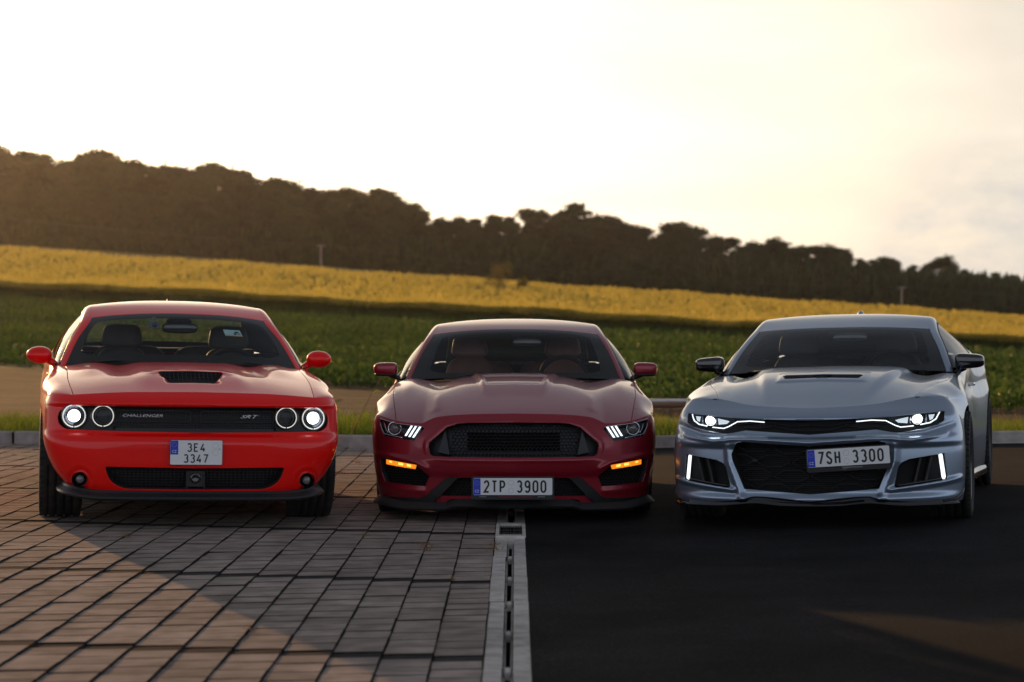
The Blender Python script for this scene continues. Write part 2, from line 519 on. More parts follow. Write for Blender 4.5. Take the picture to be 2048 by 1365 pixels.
# --- slot drain: concrete channel blocks in pairs with a dark slot between, one iron grate
drain = empty('drain_channel', (DRAIN_X, 0, 0), label='concrete slot drain channel running between the pavers and the asphalt', category='drain')
trough = MB()
yb = 3.05
i = 0
GRATE = (13.6, 14.4)
blk = MB()
for s in (-1, 1):
    pass
def channel_mesh(side, length):
    mb = MB().box((side * 0.0585, 0, -0.04), (0.072, length - 0.018, 0.08), bev=0.006)
    mb.box((side * 0.0165, 0, -0.055), (0.012, length - 0.012, 0.05), bev=0.004)
    me = mesh_from('channel_block', np.concatenate(mb.V), mb.F, 'concrete', False)
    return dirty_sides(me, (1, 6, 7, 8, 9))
CML, CMR = channel_mesh(-1, 1.0), channel_mesh(1, 1.0)
BR = MB().box((0, 0, -0.02), (0.020, 0.10, 0.035), bev=0.003)
BRM = mesh_from('slot_bridge', np.concatenate(BR.V), BR.F, 'concrete', False)
yb = 7.36 - 3.0
while yb < KERB_Y - 1.0:
    z = float(lot_z(DRAIN_X, yb + .5)) + 0.003
    if not (GRATE[0] - 0.3 < yb + 0.5 < GRATE[1] + 0.1):
        for me in (CML, CMR):
            o = link('channel_block', me, drain); o.location = (random.gauss(0, .0012), yb + 0.5, z + random.gauss(0, .0012)); o.rotation_euler = (0, 0, random.gauss(0, .0015))
        o = link('slot_bridge', BRM, drain); o.location = (0, yb, z - 0.004)
    yb += 1.0
tz = float(lot_z(DRAIN_X, 12))
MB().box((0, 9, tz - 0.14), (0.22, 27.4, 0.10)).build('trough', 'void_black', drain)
g = MB()
for sx in (-1, 1): g.box((sx * 0.083, 13.9, tz - 0.03), (0.022, 0.9, 0.08), bev=0.004)
g.box((0, 13.5, tz - 0.03), (0.144, 0.10, 0.08), bev=0.004); g.box((0, 14.3, tz - 0.03), (0.144, 0.10, 0.08), bev=0.004)
g.build('grate_frame', 'concrete', drain)
g = MB()
for q in range(9): g.box((-0.064 + q * 0.016, 13.9, tz - 0.012), (0.006, 0.69, 0.02))
for q in range(4): g.box((0, 13.6 + q * 0.2, tz - 0.016), (0.14, 0.012, 0.012))
g.build('grate', 'cast_iron', drain)

# --- kerb of 1 m concrete kerbstones
kerb = empty('kerb', (0, KERB_Y, 0), kind='structure')
KM = MB().box((0, 0.06, 0), (0.976, 0.12, 0.30), bev=0.012)
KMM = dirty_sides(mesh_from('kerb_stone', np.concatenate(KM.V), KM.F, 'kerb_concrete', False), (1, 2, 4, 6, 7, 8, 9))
for i in range(-14, 15):
    xk = i * 1.0 + 0.30
    o = link('kerb_stone', KMM, kerb)
    zz = float(lot_z(xk, KERB_Y))
    o.location = (xk, random.gauss(0, .004), zz + 0.125 - 0.15 + random.gauss(0, .003))
    o.rotation_euler = (0, -math.copysign(0.0135, xk) if abs(xk) > .5 else 0, random.gauss(0, .002))

# ------------------------------------------------------------------ vegetation as geometry
def blades(P, h, w, lean, n_seg=2, seed=1, jitter_dir=None):
    """curved blades as strips; P (n,3), h (n,), w (n,)"""
    r = np.random.default_rng(seed)
    n = len(P)
    th = r.uniform(0, 2*math.pi, n)
    d = np.stack([np.cos(th), np.sin(th), np.zeros(n)], -1)          # lean direction
    th2 = r.uniform(0, 2*math.pi, n)
    s = np.stack([np.cos(th2), np.sin(th2), np.zeros(n)], -1)        # width direction
    le = lean * r.uniform(0.2, 1.6, n)
    V = []; 
    for k in range(n_seg + 1):
        t = k / n_seg
        c = P + d * (le * h * t * t)[:, None]
        c = c + np.stack([np.zeros(n), np.zeros(n), h * (t - 0.25 * le * t * t)], -1)
        ww = w * (1 - t) ** 0.7 * 0.5
        if k == n_seg:
            V.append(c[:, None, :])
        else:
            V.append(np.stack([c - s * ww[:, None], c + s * ww[:, None]], 1))
    V = np.concatenate(V, 1)
    m = V.shape[1]
    base = (np.arange(n) * m)[:, None]
    F = []
    for k in range(n_seg):
        a = 2 * k
        if k < n_seg - 1:
            F.append(base + np.array([[a, a+1, a+3]])); F.append(base + np.array([[a, a+3, a+2]]))
        else:
            F.append(base + np.array([[a, a+1, a+2]]))
    return V.reshape(-1, 3), np.concatenate(F)

def scatter(n, x0, x1, y0, y1, seed):
    r = np.random.default_rng(seed)
    return r.uniform(x0, x1, n), r.uniform(y0, y1, n), r

# grass verge behind the kerb
x, y, r = scatter(64000, -9.2, 8.6, KERB_Y + 0.10, KERB_Y + 3.3, 3)
cl = np.sin(x*2.1 + 1.3*np.sin(y*1.7)) * 0.5 + np.sin(x*5.3 + y*3.1) * 0.3
dens = 1 - sstep(KERB_Y + 1.6, KERB_Y + 3.3, y) * 0.8
keep = r.random(len(x)) < dens * (0.75 + 0.25 * cl)
x, y, cl = x[keep], y[keep], cl[keep]
h = (0.125 + 0.05 * cl) * (1 - .45*np.exp(-((x-3.1)/1.1)**2)) * r.uniform(0.4, 1.6, len(x)) * (0.75 + 0.35 * sstep(KERB_Y + .1, KERB_Y + .7, y))
P = np.stack([x, y, land_z(x, y) + 0.03], -1)
V, F = blades(P, h, np.full(len(x), 0.0085), 0.55, 3, 5)
part('verge_grass', V, F, 'grass_blade', None, kind='stuff')
# dry seed stalks in the verge
x, y, r = scatter(900, -7, 7, KERB_Y + 0.3, KERB_Y + 3.0, 13)
P = np.stack([x, y, land_z(x, y) + 0.03], -1)
V, F = blades(P, r.uniform(0.15, 0.30, len(x)), np.full(len(x), 0.007), 0.4, 3, 15)
part('seed_grass', V, F, 'dry_weed', None, kind='stuff')

def stalk(name, x, y, h, lean, label, mat, head):
    root = empty(name, (x, y, float(land_z(x, y)) + 0.02), label=label, category='grass stem')
    pts = [(0, 0, 0), (lean*.28*h, 0, .35*h), (lean*.6*h, 0, .68*h), (lean*h, 0, h)]
    MB().tube(pts, [.0055, .005, .004, .0025], 6).build('stem', mat, root, True)
    m = MB()
    for i in range(head):
        t = i / max(1, head-1)
        b = np.array(pts[3]) + np.array([0.03*t, 0, 0.01 + .03*t])
        m.tube([b, b + np.array([0.05 + .05*random.random(), random.uniform(-.03, .03), random.uniform(-.015, .04)])], [.004, .0015], 5)
    m.build('seed_head', mat, root, True)
    for i in range(3):
        m = MB()
        t = 0.3 + .2*i
        b = np.array([lean*t*h*.9, 0, t*h])
        s = (-1)**i
        m.add([b, b + [s*.05, 0, .05], b + [s*.11, .01, .03], b + [s*.05, .012, .03]], [(0, 1, 2, 3)])
        m.build('blade', 'grass_blade', root, True)
stalk('grass_stem', -1.72, 23.25, 0.62, 0.50, 'tall dry golden grass stem leaning beside the dark red car', 'dry_weed', 7)
stalk('grass_stem', -2.0, 23.35, 0.33, 0.22, 'short green grass stem in the verge between the two red cars', 'grass_blade', 3)

# dry weeds in the paver joints
mb_V = []; mb_F = []; nb_ = 0
r = np.random.default_rng(21)
spots = []
for i in range(95):
    if i < 16:
        yy = r.uniform(8.0, 15.5)
    else:
        yy = KERB_Y - 0.02 - abs(r.normal(0, 1.8))
    ci = r.integers(0, 26)
    xx = -0.125 - 0.2 * ci
    if abs(xx) > 0.236 * yy + 0.1: continue
    spots.append((xx + r.normal(0, .01), yy, r.uniform(.5, 1.25)))
for (xx, yy) in ((-0.13, 13.0), (-0.13, 12.7), (-0.52, 12.95), (-0.52, 12.7), (-4.0, KERB_Y-.1), (-4.4, KERB_Y-.12), (-4.2, 21.5), (-3.9, 20.2), (-1.9, 19.3), (-1.5, 18.9), (-2.3, 20.1), (-1.45, 20.3)):
    spots.append((xx, yy, 1.2))
for sx, sy, sc in spots:
    n = int(26 * sc)
    P = np.stack([sx + r.normal(0, .018*sc, n), sy + r.normal(0, .03*sc, n), np.full(n, float(lot_z(sx, sy)) - .004)], -1)
    V, F = blades(P, r.uniform(.015, .05, n) * sc, np.full(n, .004), 1.3, 2, int(r.integers(1e6)))
    mb_V.append(V); mb_F.append(F + nb_); nb_ += len(V)
part('joint_weeds', np.concatenate(mb_V), np.concatenate(mb_F), 'dry_weed', None, kind='stuff')

# low green crop in rows across the view
def clumps(x, y, z, hgt, rad, nleaf, seed, up=0.6):
    """leafy clumps: nleaf quads each"""
    r = np.random.default_rng(seed)
    n = len(x)
    c = np.repeat(np.stack([x, y, z], -1), nleaf, 0)
    H = np.repeat(hgt, nleaf); Rr = np.repeat(rad, nleaf)
    N = n * nleaf
    th = r.uniform(0, 2*math.pi, N); el = r.uniform(0.0, 1.0, N)
    d = np.stack([np.cos(th), np.sin(th), np.zeros(N)], -1)
    base = c + d * (Rr * 0.25)[:, None] + np.stack([np.zeros(N)]*2 + [H * el * 0.6], -1)
    tip = c + d * (Rr * r.uniform(.6, 1.1, N))[:, None] + np.stack([np.zeros(N)]*2 + [H * (el * up + r.uniform(.1, .5, N))], -1)
    side = np.stack([-d[:, 1], d[:, 0], r.uniform(-.4, .4, N)], -1) * (Rr * 0.3)[:, None]
    mid = (base + tip) / 2 + np.stack([np.zeros(N)]*2 + [H * 0.12], -1)
    V = np.stack([base, mid - side, tip, mid + side], 1).reshape(-1, 3)
    F = np.arange(4*N).reshape(-1, 4)
    return V, F
xa = []; ya = []; r = np.random.default_rng(31)
yrow = 29.0
while yrow < 198:
    hw = yrow * 0.36 + 8
    n = int(2 * hw / (0.15 + yrow * 0.0022))
    xx = np.linspace(-hw, hw, n) + r.normal(0, .06, n)
    yy = yrow + r.normal(0, .05, n) + 0.02 * xx + 0.5*np.sin(xx*.11 + yrow*.2)
    k = (yy > 41.5 - 1.15*xx + .25*np.sin(xx*2.3) + r.normal(0, .15, n)) & (yy > 29) & (r.random(n) < (0.80 + 0.2 * np.sin(xx * .23 + yrow * .9)))
    xa.append(xx[k]); ya.append(yy[k])
    yrow += 0.70 + max(0, yrow - 50) * 0.0045
xa = np.concatenate(xa); ya = np.concatenate(ya)
sc = 1 + np.maximum(0, ya - 50) * 0.005
mac = 1 + 0.45*np.sin(ya*0.42 + 0.03*xa) + 0.2*np.sin(ya*.17+.07*xa)
V, F = clumps(xa, ya, land_z(xa, ya), 0.31 * sc * mac * r.uniform(.7, 1.2, len(xa)), 0.165 * sc, 9, 33)
part('green_crop', V, F, 'crop_leaf', None, kind='stuff')

# maize: dense leafy stand with golden tassels, from its cut front edge to the wood
def maize_front(x): return 200 - 0.0 * x
x, y, r = scatter(35000, -120, 100, 0, 1, 41)
y = 200 + (y ** 1.5) * 118
near = y < 204
k = np.abs(x) < y * 0.36 + 8
x, y = x[k], y[k]
x2, y2, _ = scatter(8500, -80, 66, 199.5, 202.5, 43)
xm = np.concatenate([x, x2]); ym = np.concatenate([y, y2])
zm = land_z(xm, ym)
hm = 1.62 + 0.10*np.sin(xm*.21+ym*.07) + 0.08*np.sin(xm*.6) + r.normal(0, .07, len(xm))
V, F = blades(np.repeat(np.stack([xm, ym, zm], -1), 4, 0) + r.normal(0, .12, (4*len(xm), 3)) * [1, 1, 0.6], np.repeat(hm, 4) * r.uniform(.45, .86, 4*len(xm)), np.full(4*len(xm), .13), 0.28, 2, 44)
part('maize_crop', V, F, 'maize_leaf', None, kind='stuff')
Pt = np.stack([xm, ym, zm + hm - 0.16], -1)
Pt = np.repeat(Pt, 5, 0) + r.normal(0, .14, (5*len(xm), 3)) * [1, 1, .5]
V, F = blades(Pt, r.uniform(.25, .55, len(Pt)), np.full(len(Pt), .15), 0.5, 2, 45)
part('maize_tassels', V, F, 'maize_tassel', None, kind='stuff')
# closed leaf canopy under the tassels
V, F = grid_mesh(np.linspace(-125, 105, 170), np.linspace(201, 318, 110), lambda x, y: land_z(x, y) + 1.18 + 0.12*np.sin(x*1.9+y*2.3) + 0.1*np.sin(x*.5-y*.9))
part('maize_canopy', V, F, 'maize_top', None, kind='stuff')
# ================================================================== WOOD ON THE HILL
def crown_mesh(seed, kind):
    """leaf-sized faces spread through an uneven crown of unit height (1 m tall, scaled per tree)"""
    r = np.random.default_rng(seed)
    blobs = []
    nb = {'round': 54, 'tall': 44, 'conifer': 28, 'airy': 46}[kind]
    for i in range(nb):
        if kind == 'conifer':
            t = r.uniform(0.05, 1.0); rad = 0.03 + 0.26 * (1 - t); a = r.uniform(0, 6.28)
            c = np.array([math.cos(a)*rad*.6, math.sin(a)*rad*.6, t]); s = 0.045 + 0.09*(1-t)
        else:
            t = r.uniform(0.10, 0.96) ** .9
            prof = min(1, t/.22) ** .5 * (1 - max(0, (t-.42)/.60) ** 1.8)
            rad = (0.30 if kind in ('round', 'airy') else 0.19) * prof * r.uniform(.3, 1.05); a = r.uniform(0, 6.28)
            c = np.array([math.cos(a)*rad, math.sin(a)*rad, t]); s = r.uniform(.05, .115) * (1.15 - .45*t) * (.62 if kind == 'airy' else 1)
        blobs.append((c, s))
    V = []; F = []; n = 0
    per = 170 if kind == 'airy' else 200
    for c, s in blobs:
        d = r.normal(0, 1, (per, 3)); d /= np.linalg.norm(d, axis=1)[:, None]
        rad = s * (r.uniform(.0, 1.0, per)[:, None] ** .45) * r.uniform(.8, 1.45, per)[:, None]
        p = c + d * rad * [1.25, 1.25, .95]
        u = r.normal(0, 1, (per, 3)); u /= np.linalg.norm(u, axis=1)[:, None]
        w = np.cross(u, d); w /= np.linalg.norm(w, axis=1)[:, None] + 1e-9
        L = r.uniform(.008, .020, per)[:, None]
        q = np.stack([p - u*L, p - w*L*.7, p + u*L, p + w*L*.7], 1).reshape(-1, 3)
        V.append(q); F.append(np.arange(4*per).reshape(-1, 4) + n); n += 4*per
    return mesh_from('crown', np.concatenate(V), np.concatenate(F), 'tree_leaf', False)
def trunk_mesh(seed):
    r = random.Random(seed)
    m = MB().tube([(0, 0, -.04), (.004, 0, .2), (-.006, .003, .5), (.004, 0, .85)], [.018, .014, .010, .003], 7)
    for i in range(7):
        z = .18 + .08*i; a = r.uniform(0, 6.28); l = r.uniform(.12, .2)
        m.tube([(0, 0, z), (math.cos(a)*l*.6, math.sin(a)*l*.6, z+.08), (math.cos(a)*l, math.sin(a)*l, z+.16)], [.007, .004, .0015], 5)
    return mesh_from('trunk', np.concatenate(m.V), m.F, 'bark', True)
CROWNS = [crown_mesh(60+i, 'round') for i in range(5)] + [crown_mesh(70+i, 'tall') for i in range(3)] + [crown_mesh(80, 'conifer')] + [crown_mesh(81+i, 'airy') for i in range(4)]
TRUNKS = [trunk_mesh(90+i) for i in range(3)]
sky_px = [(-300, 290), (0, 295), (40, 303), (100, 312), (180, 303), (260, 320), (330, 322), (400, 330), (480, 332), (520, 355), (560, 358), (640, 366), (700, 378), (740, 380), (780, 378), (830, 405), (860, 432), (900, 432), (960, 430), (1040, 425), (1100, 415), (1150, 408), (1200, 430), (1250, 440), (1300, 452), (1380, 440), (1410, 465), (1480, 480), (1540, 478), (1600, 492), (1680, 492), (1710, 512), (1780, 515), (1830, 535), (1890, 515), (1950, 545), (2000, 550), (2048, 558), (2300, 580)]
# skyline as metres above eye level per metre of distance, against bearing (metres sideways per metre)
sky_b = np.array([(a - 1031) / 4400 for a, b in sky_px]); sky_e = np.array([(645 - b) / 4400 for a, b in sky_px])
ntree = 0
def add_tree(x, y, h, ci, label, group, wide=1.0):
    z = float(land_z(x, y))
    t = empty('forest_tree', (x, y, z - 0.3), (0, 0, random.uniform(0, 6.28)), label=label, category='tree', group=group)
    t.scale = (h * wide, h * wide, h)
    link('crown', CROWNS[ci], t); link('trunk', TRUNKS[ci % 3], t)
    return t
rr = random.Random(5)
for row, (Y0, frac, step) in enumerate(((606, 0.66, 6.0), (619, 0.91, 5.6), (635, 1.0, 4.8))):
    xx = -0.36 * Y0
    while xx < 0.29 * Y0:
        x = xx + rr.uniform(-1.5, 1.5); Y = Y0 + rr.uniform(-4.5, 4.5)
        b = x / Y
        top = CAM_Z + Y * float(np.interp(b, sky_b, sky_e))
        h = (top - float(land_z(x, Y)) + 0.3) * frac * rr.uniform(0.93, 1.035)
        ci = rr.choice([0, 1, 2, 3, 4, 0, 1, 2, 5, 6, 7]) if x < 85 else rr.choice([0, 5, 6, 7, 8, 8, 8, 6])
        if row == 2 and x < 60 and rr.random() < .22: ci = rr.choice([9, 10, 11, 12])
        lab = ['leafy tree in the front row along the field edge of the wood', 'tree crowded into the middle of the dark hillside wood', 'tall tree standing on the skyline of the hillside wood'][row]
        grp = ['front row of the hillside wood', 'middle trees of the hillside wood', 'skyline trees of the hillside wood'][row]
        add_tree(x, Y, max(h, 7), ci, lab, grp, rr.uniform(1.25, 1.7))
        xx += step * rr.uniform(.8, 1.2)
# undergrowth closing the foot of the wood
r = np.random.default_rng(51)
n = 15500
x = r.uniform(-225, 190, n); y = r.uniform(598, 640, n)
V, F = clumps(x, y, land_z(x, y) - .5, r.uniform(2.5, 10.0, n), r.uniform(1.2, 2.6, n), 12, 52, up=.9)
part('undergrowth', V, F, 'tree_leaf', None, kind='stuff')

def bush(x, y, h, w, label, name='field_bush', seed=1):
    z = float(land_z(x, y))
    root = empty(name, (x, y, z), label=label, category='bush')
    r = np.random.default_rng(seed)
    n = 1500
    c = np.array([[0, 0, .55*h], [.25*w, 0, .78*h], [-.25*w, .1, .45*h], [.1*w, -.1, .3*h], [-.05*w, 0, .7*h]])
    k = r.integers(0, 5, n)
    d = r.normal(0, 1, (n, 3)); d /= np.linalg.norm(d, axis=1)[:, None]
    p = c[k] + d * (r.uniform(.2, 1.05, n)**.6)[:, None] * [w*.26, w*.26, h*.26]
    u = r.normal(0, 1, (n, 3)); u /= np.linalg.norm(u, axis=1)[:, None]; v = np.cross(u, d); L = .10
    V = np.stack([p - u*L, p - v*L*.7, p + u*L, p + v*L*.7], 1).reshape(-1, 3)
    part('crown', V, np.arange(4*n).reshape(-1, 4), 'bush_leaf', root, False)
    MB().tube([(0, 0, -.3), (0, 0, .5*h)], [.08, .04], 6).tube([(0, 0, .2*h), (.2*w, 0, .7*h)], [.05, .02], 6).build('trunk', 'bark', root, True)
bush(-2.2, 284, 5.2, 4.0, 'lone olive-brown bush standing in the golden maize below the wood', seed=3)
bush(0.7, 284.5, 3.0, 2.0, 'small low bush just right of the lone olive-brown bush', seed=4)

# power line along the edge of the wood
def pole(x, y, h, label):
    z = float(land_z(x, y))
    root = empty('power_pole', (x, y, z), label=label, category='pole', group='power poles at the edge of the wood')
    MB().tube([(0, 0, -.3), (0, 0, h)], [.17, .13], 10).build('shaft', 'pole_wood', root, True)
    MB().box((0, 0, h - .15), (1.3, .12, .14)).build('crossarm', 'pole_wood', root)
    m = MB()
    for s in (-.55, 0, .55): m.lathe([(.0, .0), (.05, .0), (.06, .08), (.03, .16), (0, .16)], 10, 'z', (s, 0, h - .08))
    m.build('insulator', 'wire', root, True)
    return np.array([x, y, z + h])
p1 = pole(-28.2, 319, 5.0, 'wooden power pole at the wood edge above the bright red car')
p2 = pole(56.0, 319, 4.6, 'wooden power pole at the wood edge on the right above the silver car')
p0 = np.array([-80, 319, float(land_z(-80, 319)) + 6.2]); p3 = np.array([110, 319, float(land_z(110, 319)) + 5])
wires = empty('power_line', (0, 0, 0), label='thin power wires strung between the poles along the wood', category='wires')
for s in (-.55, .55):
    m = MB()
    for a, b in ((p0, p1), (p1, p2), (p2, p3)):
        pts = []
        for k in range(17):
            t = k / 16
            q = a + (b - a) * t; sag = 1.4 * 4 * t * (1 - t) * (np.linalg.norm(b - a) / 85) ** 2
            pts.append((q[0] + s, q[1], q[2] - sag + 0.05))
        m.tube(pts, .02, 4, False)
    m.build('wire', 'wire', wires)

# round timber rail on short posts beyond the verge
rail = empty('timber_rail', (3.05, 30.5, 0), label='low round timber rail on posts between the dark red and silver cars', category='rail')
zr = float(land_z(3.05, 30.5))
MB().tube([(-1.5, 0, zr+.15), (-.5, 0, zr+.155), (.6, 0, zr+.15), (1.6, 0, zr+.14)], [.056, .054, .056, .053], 14).build('log', 'log_wood', rail, True)
MB().tube([(-1.5, .01, zr+.180), (1.6, .01, zr+.170)], [.050, .048], 12).build('skylit_top', 'log_skylit', rail, True)  # pale upper side of the log: light from the sky painted in as colour
MB().box((-.1, .02, zr+.052), (2.3, .05, .075)).build('board', 'log_wood', rail)
for sx in (-.95, .05): MB().tube([(sx, .03, zr-.1), (sx, .03, zr+.11)], .06, 10).build('post', 'log_wood', rail, True)
# haze over the fields: one closed box round camera and scene
m = bpy.data.materials.new('haze_air'); m.use_nodes = True
m.node_tree.nodes.clear()
ho = m.node_tree.nodes.new('ShaderNodeOutputMaterial'); hv = m.node_tree.nodes.new('ShaderNodeVolumePrincipled')
hv.inputs['Color'].default_value = (0.92, 0.92, 0.94, 1)
hv.inputs['Density'].default_value = 0.000042
hv.inputs['Anisotropy'].default_value = 0.78
m.node_tree.links.new(hv.outputs[0], ho.inputs['Volume'])
MB().box((0, 320, 24), (900, 760, 70)).build('haze', m, None, kind='stuff')
# ================================================================== CAR MATERIALS
def car_paint(name, col, metal, rough, flake=0.0, coat=1.0):
    m, N, L, b = new_mat(name)
    b.inputs['Base Color'].default_value = (*col, 1)
    b.inputs['Metallic'].default_value = metal
    b.inputs['Roughness'].default_value = rough
    b.inputs['Coat Weight'].default_value = coat * .75
    b.inputs['Coat Roughness'].default_value = 0.025
    b.inputs['Coat IOR'].default_value = 1.38
    b.inputs['Specular IOR Level'].default_value = 0.15 if metal == 0 else 0.5
    t = N.new('ShaderNodeTexCoord')
    # faint orange-peel in the clear coat and a thin uneven film of dust that dulls it low down
    n = N.new('ShaderNodeTexNoise'); n.inputs['Scale'].default_value = 9; n.inputs['Detail'].default_value = 5
    L.new(t.outputs['Object'], n.inputs['Vector'])
    mr = N.new('ShaderNodeMapRange'); mr.inputs['From Min'].default_value = .45; mr.inputs['From Max'].default_value = .8
    mr.inputs['To Min'].default_value = 0.02; mr.inputs['To Max'].default_value = 0.10
    L.new(n.outputs['Fac'], mr.inputs['Value']); L.new(mr.outputs[0], b.inputs['Coat Roughness'])
    n2 = N.new('ShaderNodeTexNoise'); n2.inputs['Scale'].default_value = 55; n2.inputs['Detail'].default_value = 1
    L.new(t.outputs['Object'], n2.inputs['Vector'])
    bp = N.new('ShaderNodeBump'); bp.inputs['Distance'].default_value = 0.00012
    L.new(n2.outputs['Fac'], bp.inputs['Height']); L.new(bp.outputs[0], b.inputs['Coat Normal'])
    if flake > 0:
        n3 = N.new('ShaderNodeTexNoise'); n3.inputs['Scale'].default_value = 900; n3.inputs['Detail'].default_value = 1
        L.new(t.outputs['Object'], n3.inputs['Vector'])
        hs = N.new('ShaderNodeHueSaturation'); hs.inputs['Color'].default_value = (*col, 1)
        m2 = N.new('ShaderNodeMapRange'); m2.inputs['To Min'].default_value = 1 - flake; m2.inputs['To Max'].default_value = 1 + flake
        L.new(n3.outputs['Fac'], m2.inputs['Value']); L.new(m2.outputs[0], hs.inputs['Value']); L.new(hs.outputs[0], b.inputs['Base Color'])
    # the inner face of the sheet metal is lined in dark trim
    ge = N.new('ShaderNodeNewGeometry'); di = N.new('ShaderNodeBsdfDiffuse'); di.inputs['Color'].default_value = (.016, .016, .017, 1)
    mx = N.new('ShaderNodeMixShader'); L.new(ge.outputs['Backfacing'], mx.inputs[0]); L.new(b.outputs[0], mx.inputs[1]); L.new(di.outputs[0], mx.inputs[2])
    L.new(mx.outputs[0], N['Material Output'].inputs['Surface'])
    return m
car_paint('paint_red', (0.82, 0.004, 0.002), 0.0, 0.35)
car_paint('paint_ruby', (0.26, 0.006, 0.018), 0.30, 0.36, 0.25)
car_paint('paint_silver', (0.27, 0.33, 0.41), 0.75, 0.30, 0.12)
simple('trim_black', (0.012, 0.012, 0.013), 0.42, spec=0.4)
simple('gloss_black', (0.008, 0.008, 0.009), 0.12, coat=0.6)
simple('matt_black', (0.010, 0.010, 0.011), 0.75, spec=0.25)
simple('grille_black', (0.010, 0.010, 0.011), 0.45, spec=0.4)
simple('fin_grey', (0.028, 0.029, 0.032), 0.5, spec=0.4)
noisy('rubber', (0.012, 0.012, 0.012), (0.026, 0.025, 0.024), scale=14, rough=0.8, bump=0.0006, bscale=90, spec=0.3)
simple('rim_dark', (0.05, 0.05, 0.053), 0.3, 0.8)
simple('rim_silver', (0.45, 0.45, 0.46), 0.3, 0.9)
simple('brake_steel', (0.35, 0.34, 0.33), 0.35, 1.0)
simple('chrome', (0.75, 0.75, 0.76), 0.08, 1.0)
simple('reflector', (0.55, 0.56, 0.58), 0.15, 1.0)
simple('lamp_black', (0.010, 0.010, 0.012), 0.2, coat=0.5)
simple('cabin_dark', (0.008, 0.008, 0.009), 0.8, spec=0.15)
noisy('seat_dark', (0.018, 0.018, 0.019), (0.03, 0.029, 0.029), scale=8, rough=0.6, bump=0.002, bscale=60, spec=0.35)
noisy('seat_brown', (0.12, 0.035, 0.022), (0.18, 0.055, 0.034), scale=8, rough=0.5, bump=0.002, bscale=60, spec=0.4)
simple('plate_white', (0.74, 0.73, 0.72), 0.45, spec=0.35)
simple('plate_blue', (0.004, 0.04, 0.50), 0.45)
simple('plate_ink', (0.006, 0.006, 0.007), 0.4)
simple('plate_white_ink', (0.6, 0.6, 0.6), 0.5)
simple('plate_star', (0.6, 0.30, 0.04), 0.5)
simple('plate_red_ink', (0.45, 0.01, 0.015), 0.5)
simple('badge_metal', (0.55, 0.55, 0.56), 0.25, 1.0)
simple('sticker_white', (0.42, 0.60, 0.62), 0.6)
simple('lamp_glow', (0.9, 0.9, 0.9), 0.3, emit=(0.93, 0.97, 1.0), estr=6)
simple('halo_glow', (0.9, 0.9, 0.9), 0.3, emit=(1.0, 0.92, 0.78), estr=0.62)
simple('led_glow', (0.9, 0.9, 0.9), 0.3, emit=(0.88, 0.96, 1.0), estr=1.4)
simple('lamp_dim', (0.9, 0.9, 0.9), 0.3, emit=(0.8, 0.93, 1.0), estr=0.5)
simple('amber_glow', (0.8, 0.35, 0.05), 0.3, emit=(1.0, 0.26, 0.01), estr=0.9)
simple('amber_hot', (0.8, 0.5, 0.1), 0.3, emit=(1.0, 0.50, 0.08), estr=2.2)
simple('red_lens', (0.30, 0.01, 0.01), 0.1, coat=1.0)
simple('fog_glass', (0.16, 0.14, 0.13), 0.15, coat=1.0)

def glass_mat(name, tint, refl=1.0, rough=0.0):
    m = bpy.data.materials.new(name); m.use_nodes = True; MAT[name] = m
    N = m.node_tree.nodes; L = m.node_tree.links; N.clear()
    o = N.new('ShaderNodeOutputMaterial'); t = N.new('ShaderNodeBsdfTransparent'); t.inputs['Color'].default_value = (*tint, 1)
    g = N.new('ShaderNodeBsdfGlossy'); g.inputs['Roughness'].default_value = rough; g.inputs['Color'].default_value = (refl, refl, refl, 1)
    lw = N.new('ShaderNodeLayerWeight'); lw.inputs['Blend'].default_value = 0.5
    pw_ = N.new('ShaderNodeMath'); pw_.operation = 'POWER'; pw_.inputs[1].default_value = 4.6
    L.new(lw.outputs['Facing'], pw_.inputs[0])
    f = N.new('ShaderNodeMath'); f.operation = 'MULTIPLY_ADD'; f.inputs[1].default_value = 0.60; f.inputs[2].default_value = 0.012
    L.new(pw_.outputs[0], f.inputs[0])
    x = N.new('ShaderNodeMixShader')
    L.new(f.outputs[0], x.inputs[0]); L.new(t.outputs[0], x.inputs[1]); L.new(g.outputs[0], x.inputs[2]); L.new(x.outputs[0], o.inputs['Surface'])
    return m
glass_mat('windshield_glass', (0.80, 0.85, 0.82))
glass_mat('tinted_glass', (0.05, 0.055, 0.055))
glass_mat('side_glass', (0.45, 0.5, 0.48))
glass_mat('lens_glass', (0.92, 0.94, 0.95))

# ================================================================== PANEL TOOLS
def densify(poly, h, closed=True):
    poly = np.asarray(poly, float)
    out = []
    n = len(poly)
    for i in range(n if closed else n - 1):
        a, b = poly[i], poly[(i+1) % n]
        k = max(1, int(math.ceil(np.linalg.norm(b - a) / h)))
        for j in range(k): out.append(a + (b - a) * j / k)
    if not closed: out.append(poly[-1])
    return np.array(out)

def chaikin(poly, it=2, closed=True, keep=0.25):
    p = np.asarray(poly, float)
    for _ in range(it):
        q = []
        n = len(p)
        for i in range(n if closed else n - 1):
            a, b = p[i], p[(i+1) % n]
            q.append(a + (b - a) * keep); q.append(b - (b - a) * keep)
        if not closed: q = [p[0]] + q[1:-1] + [p[-1]]
        p = np.array(q)
    return p

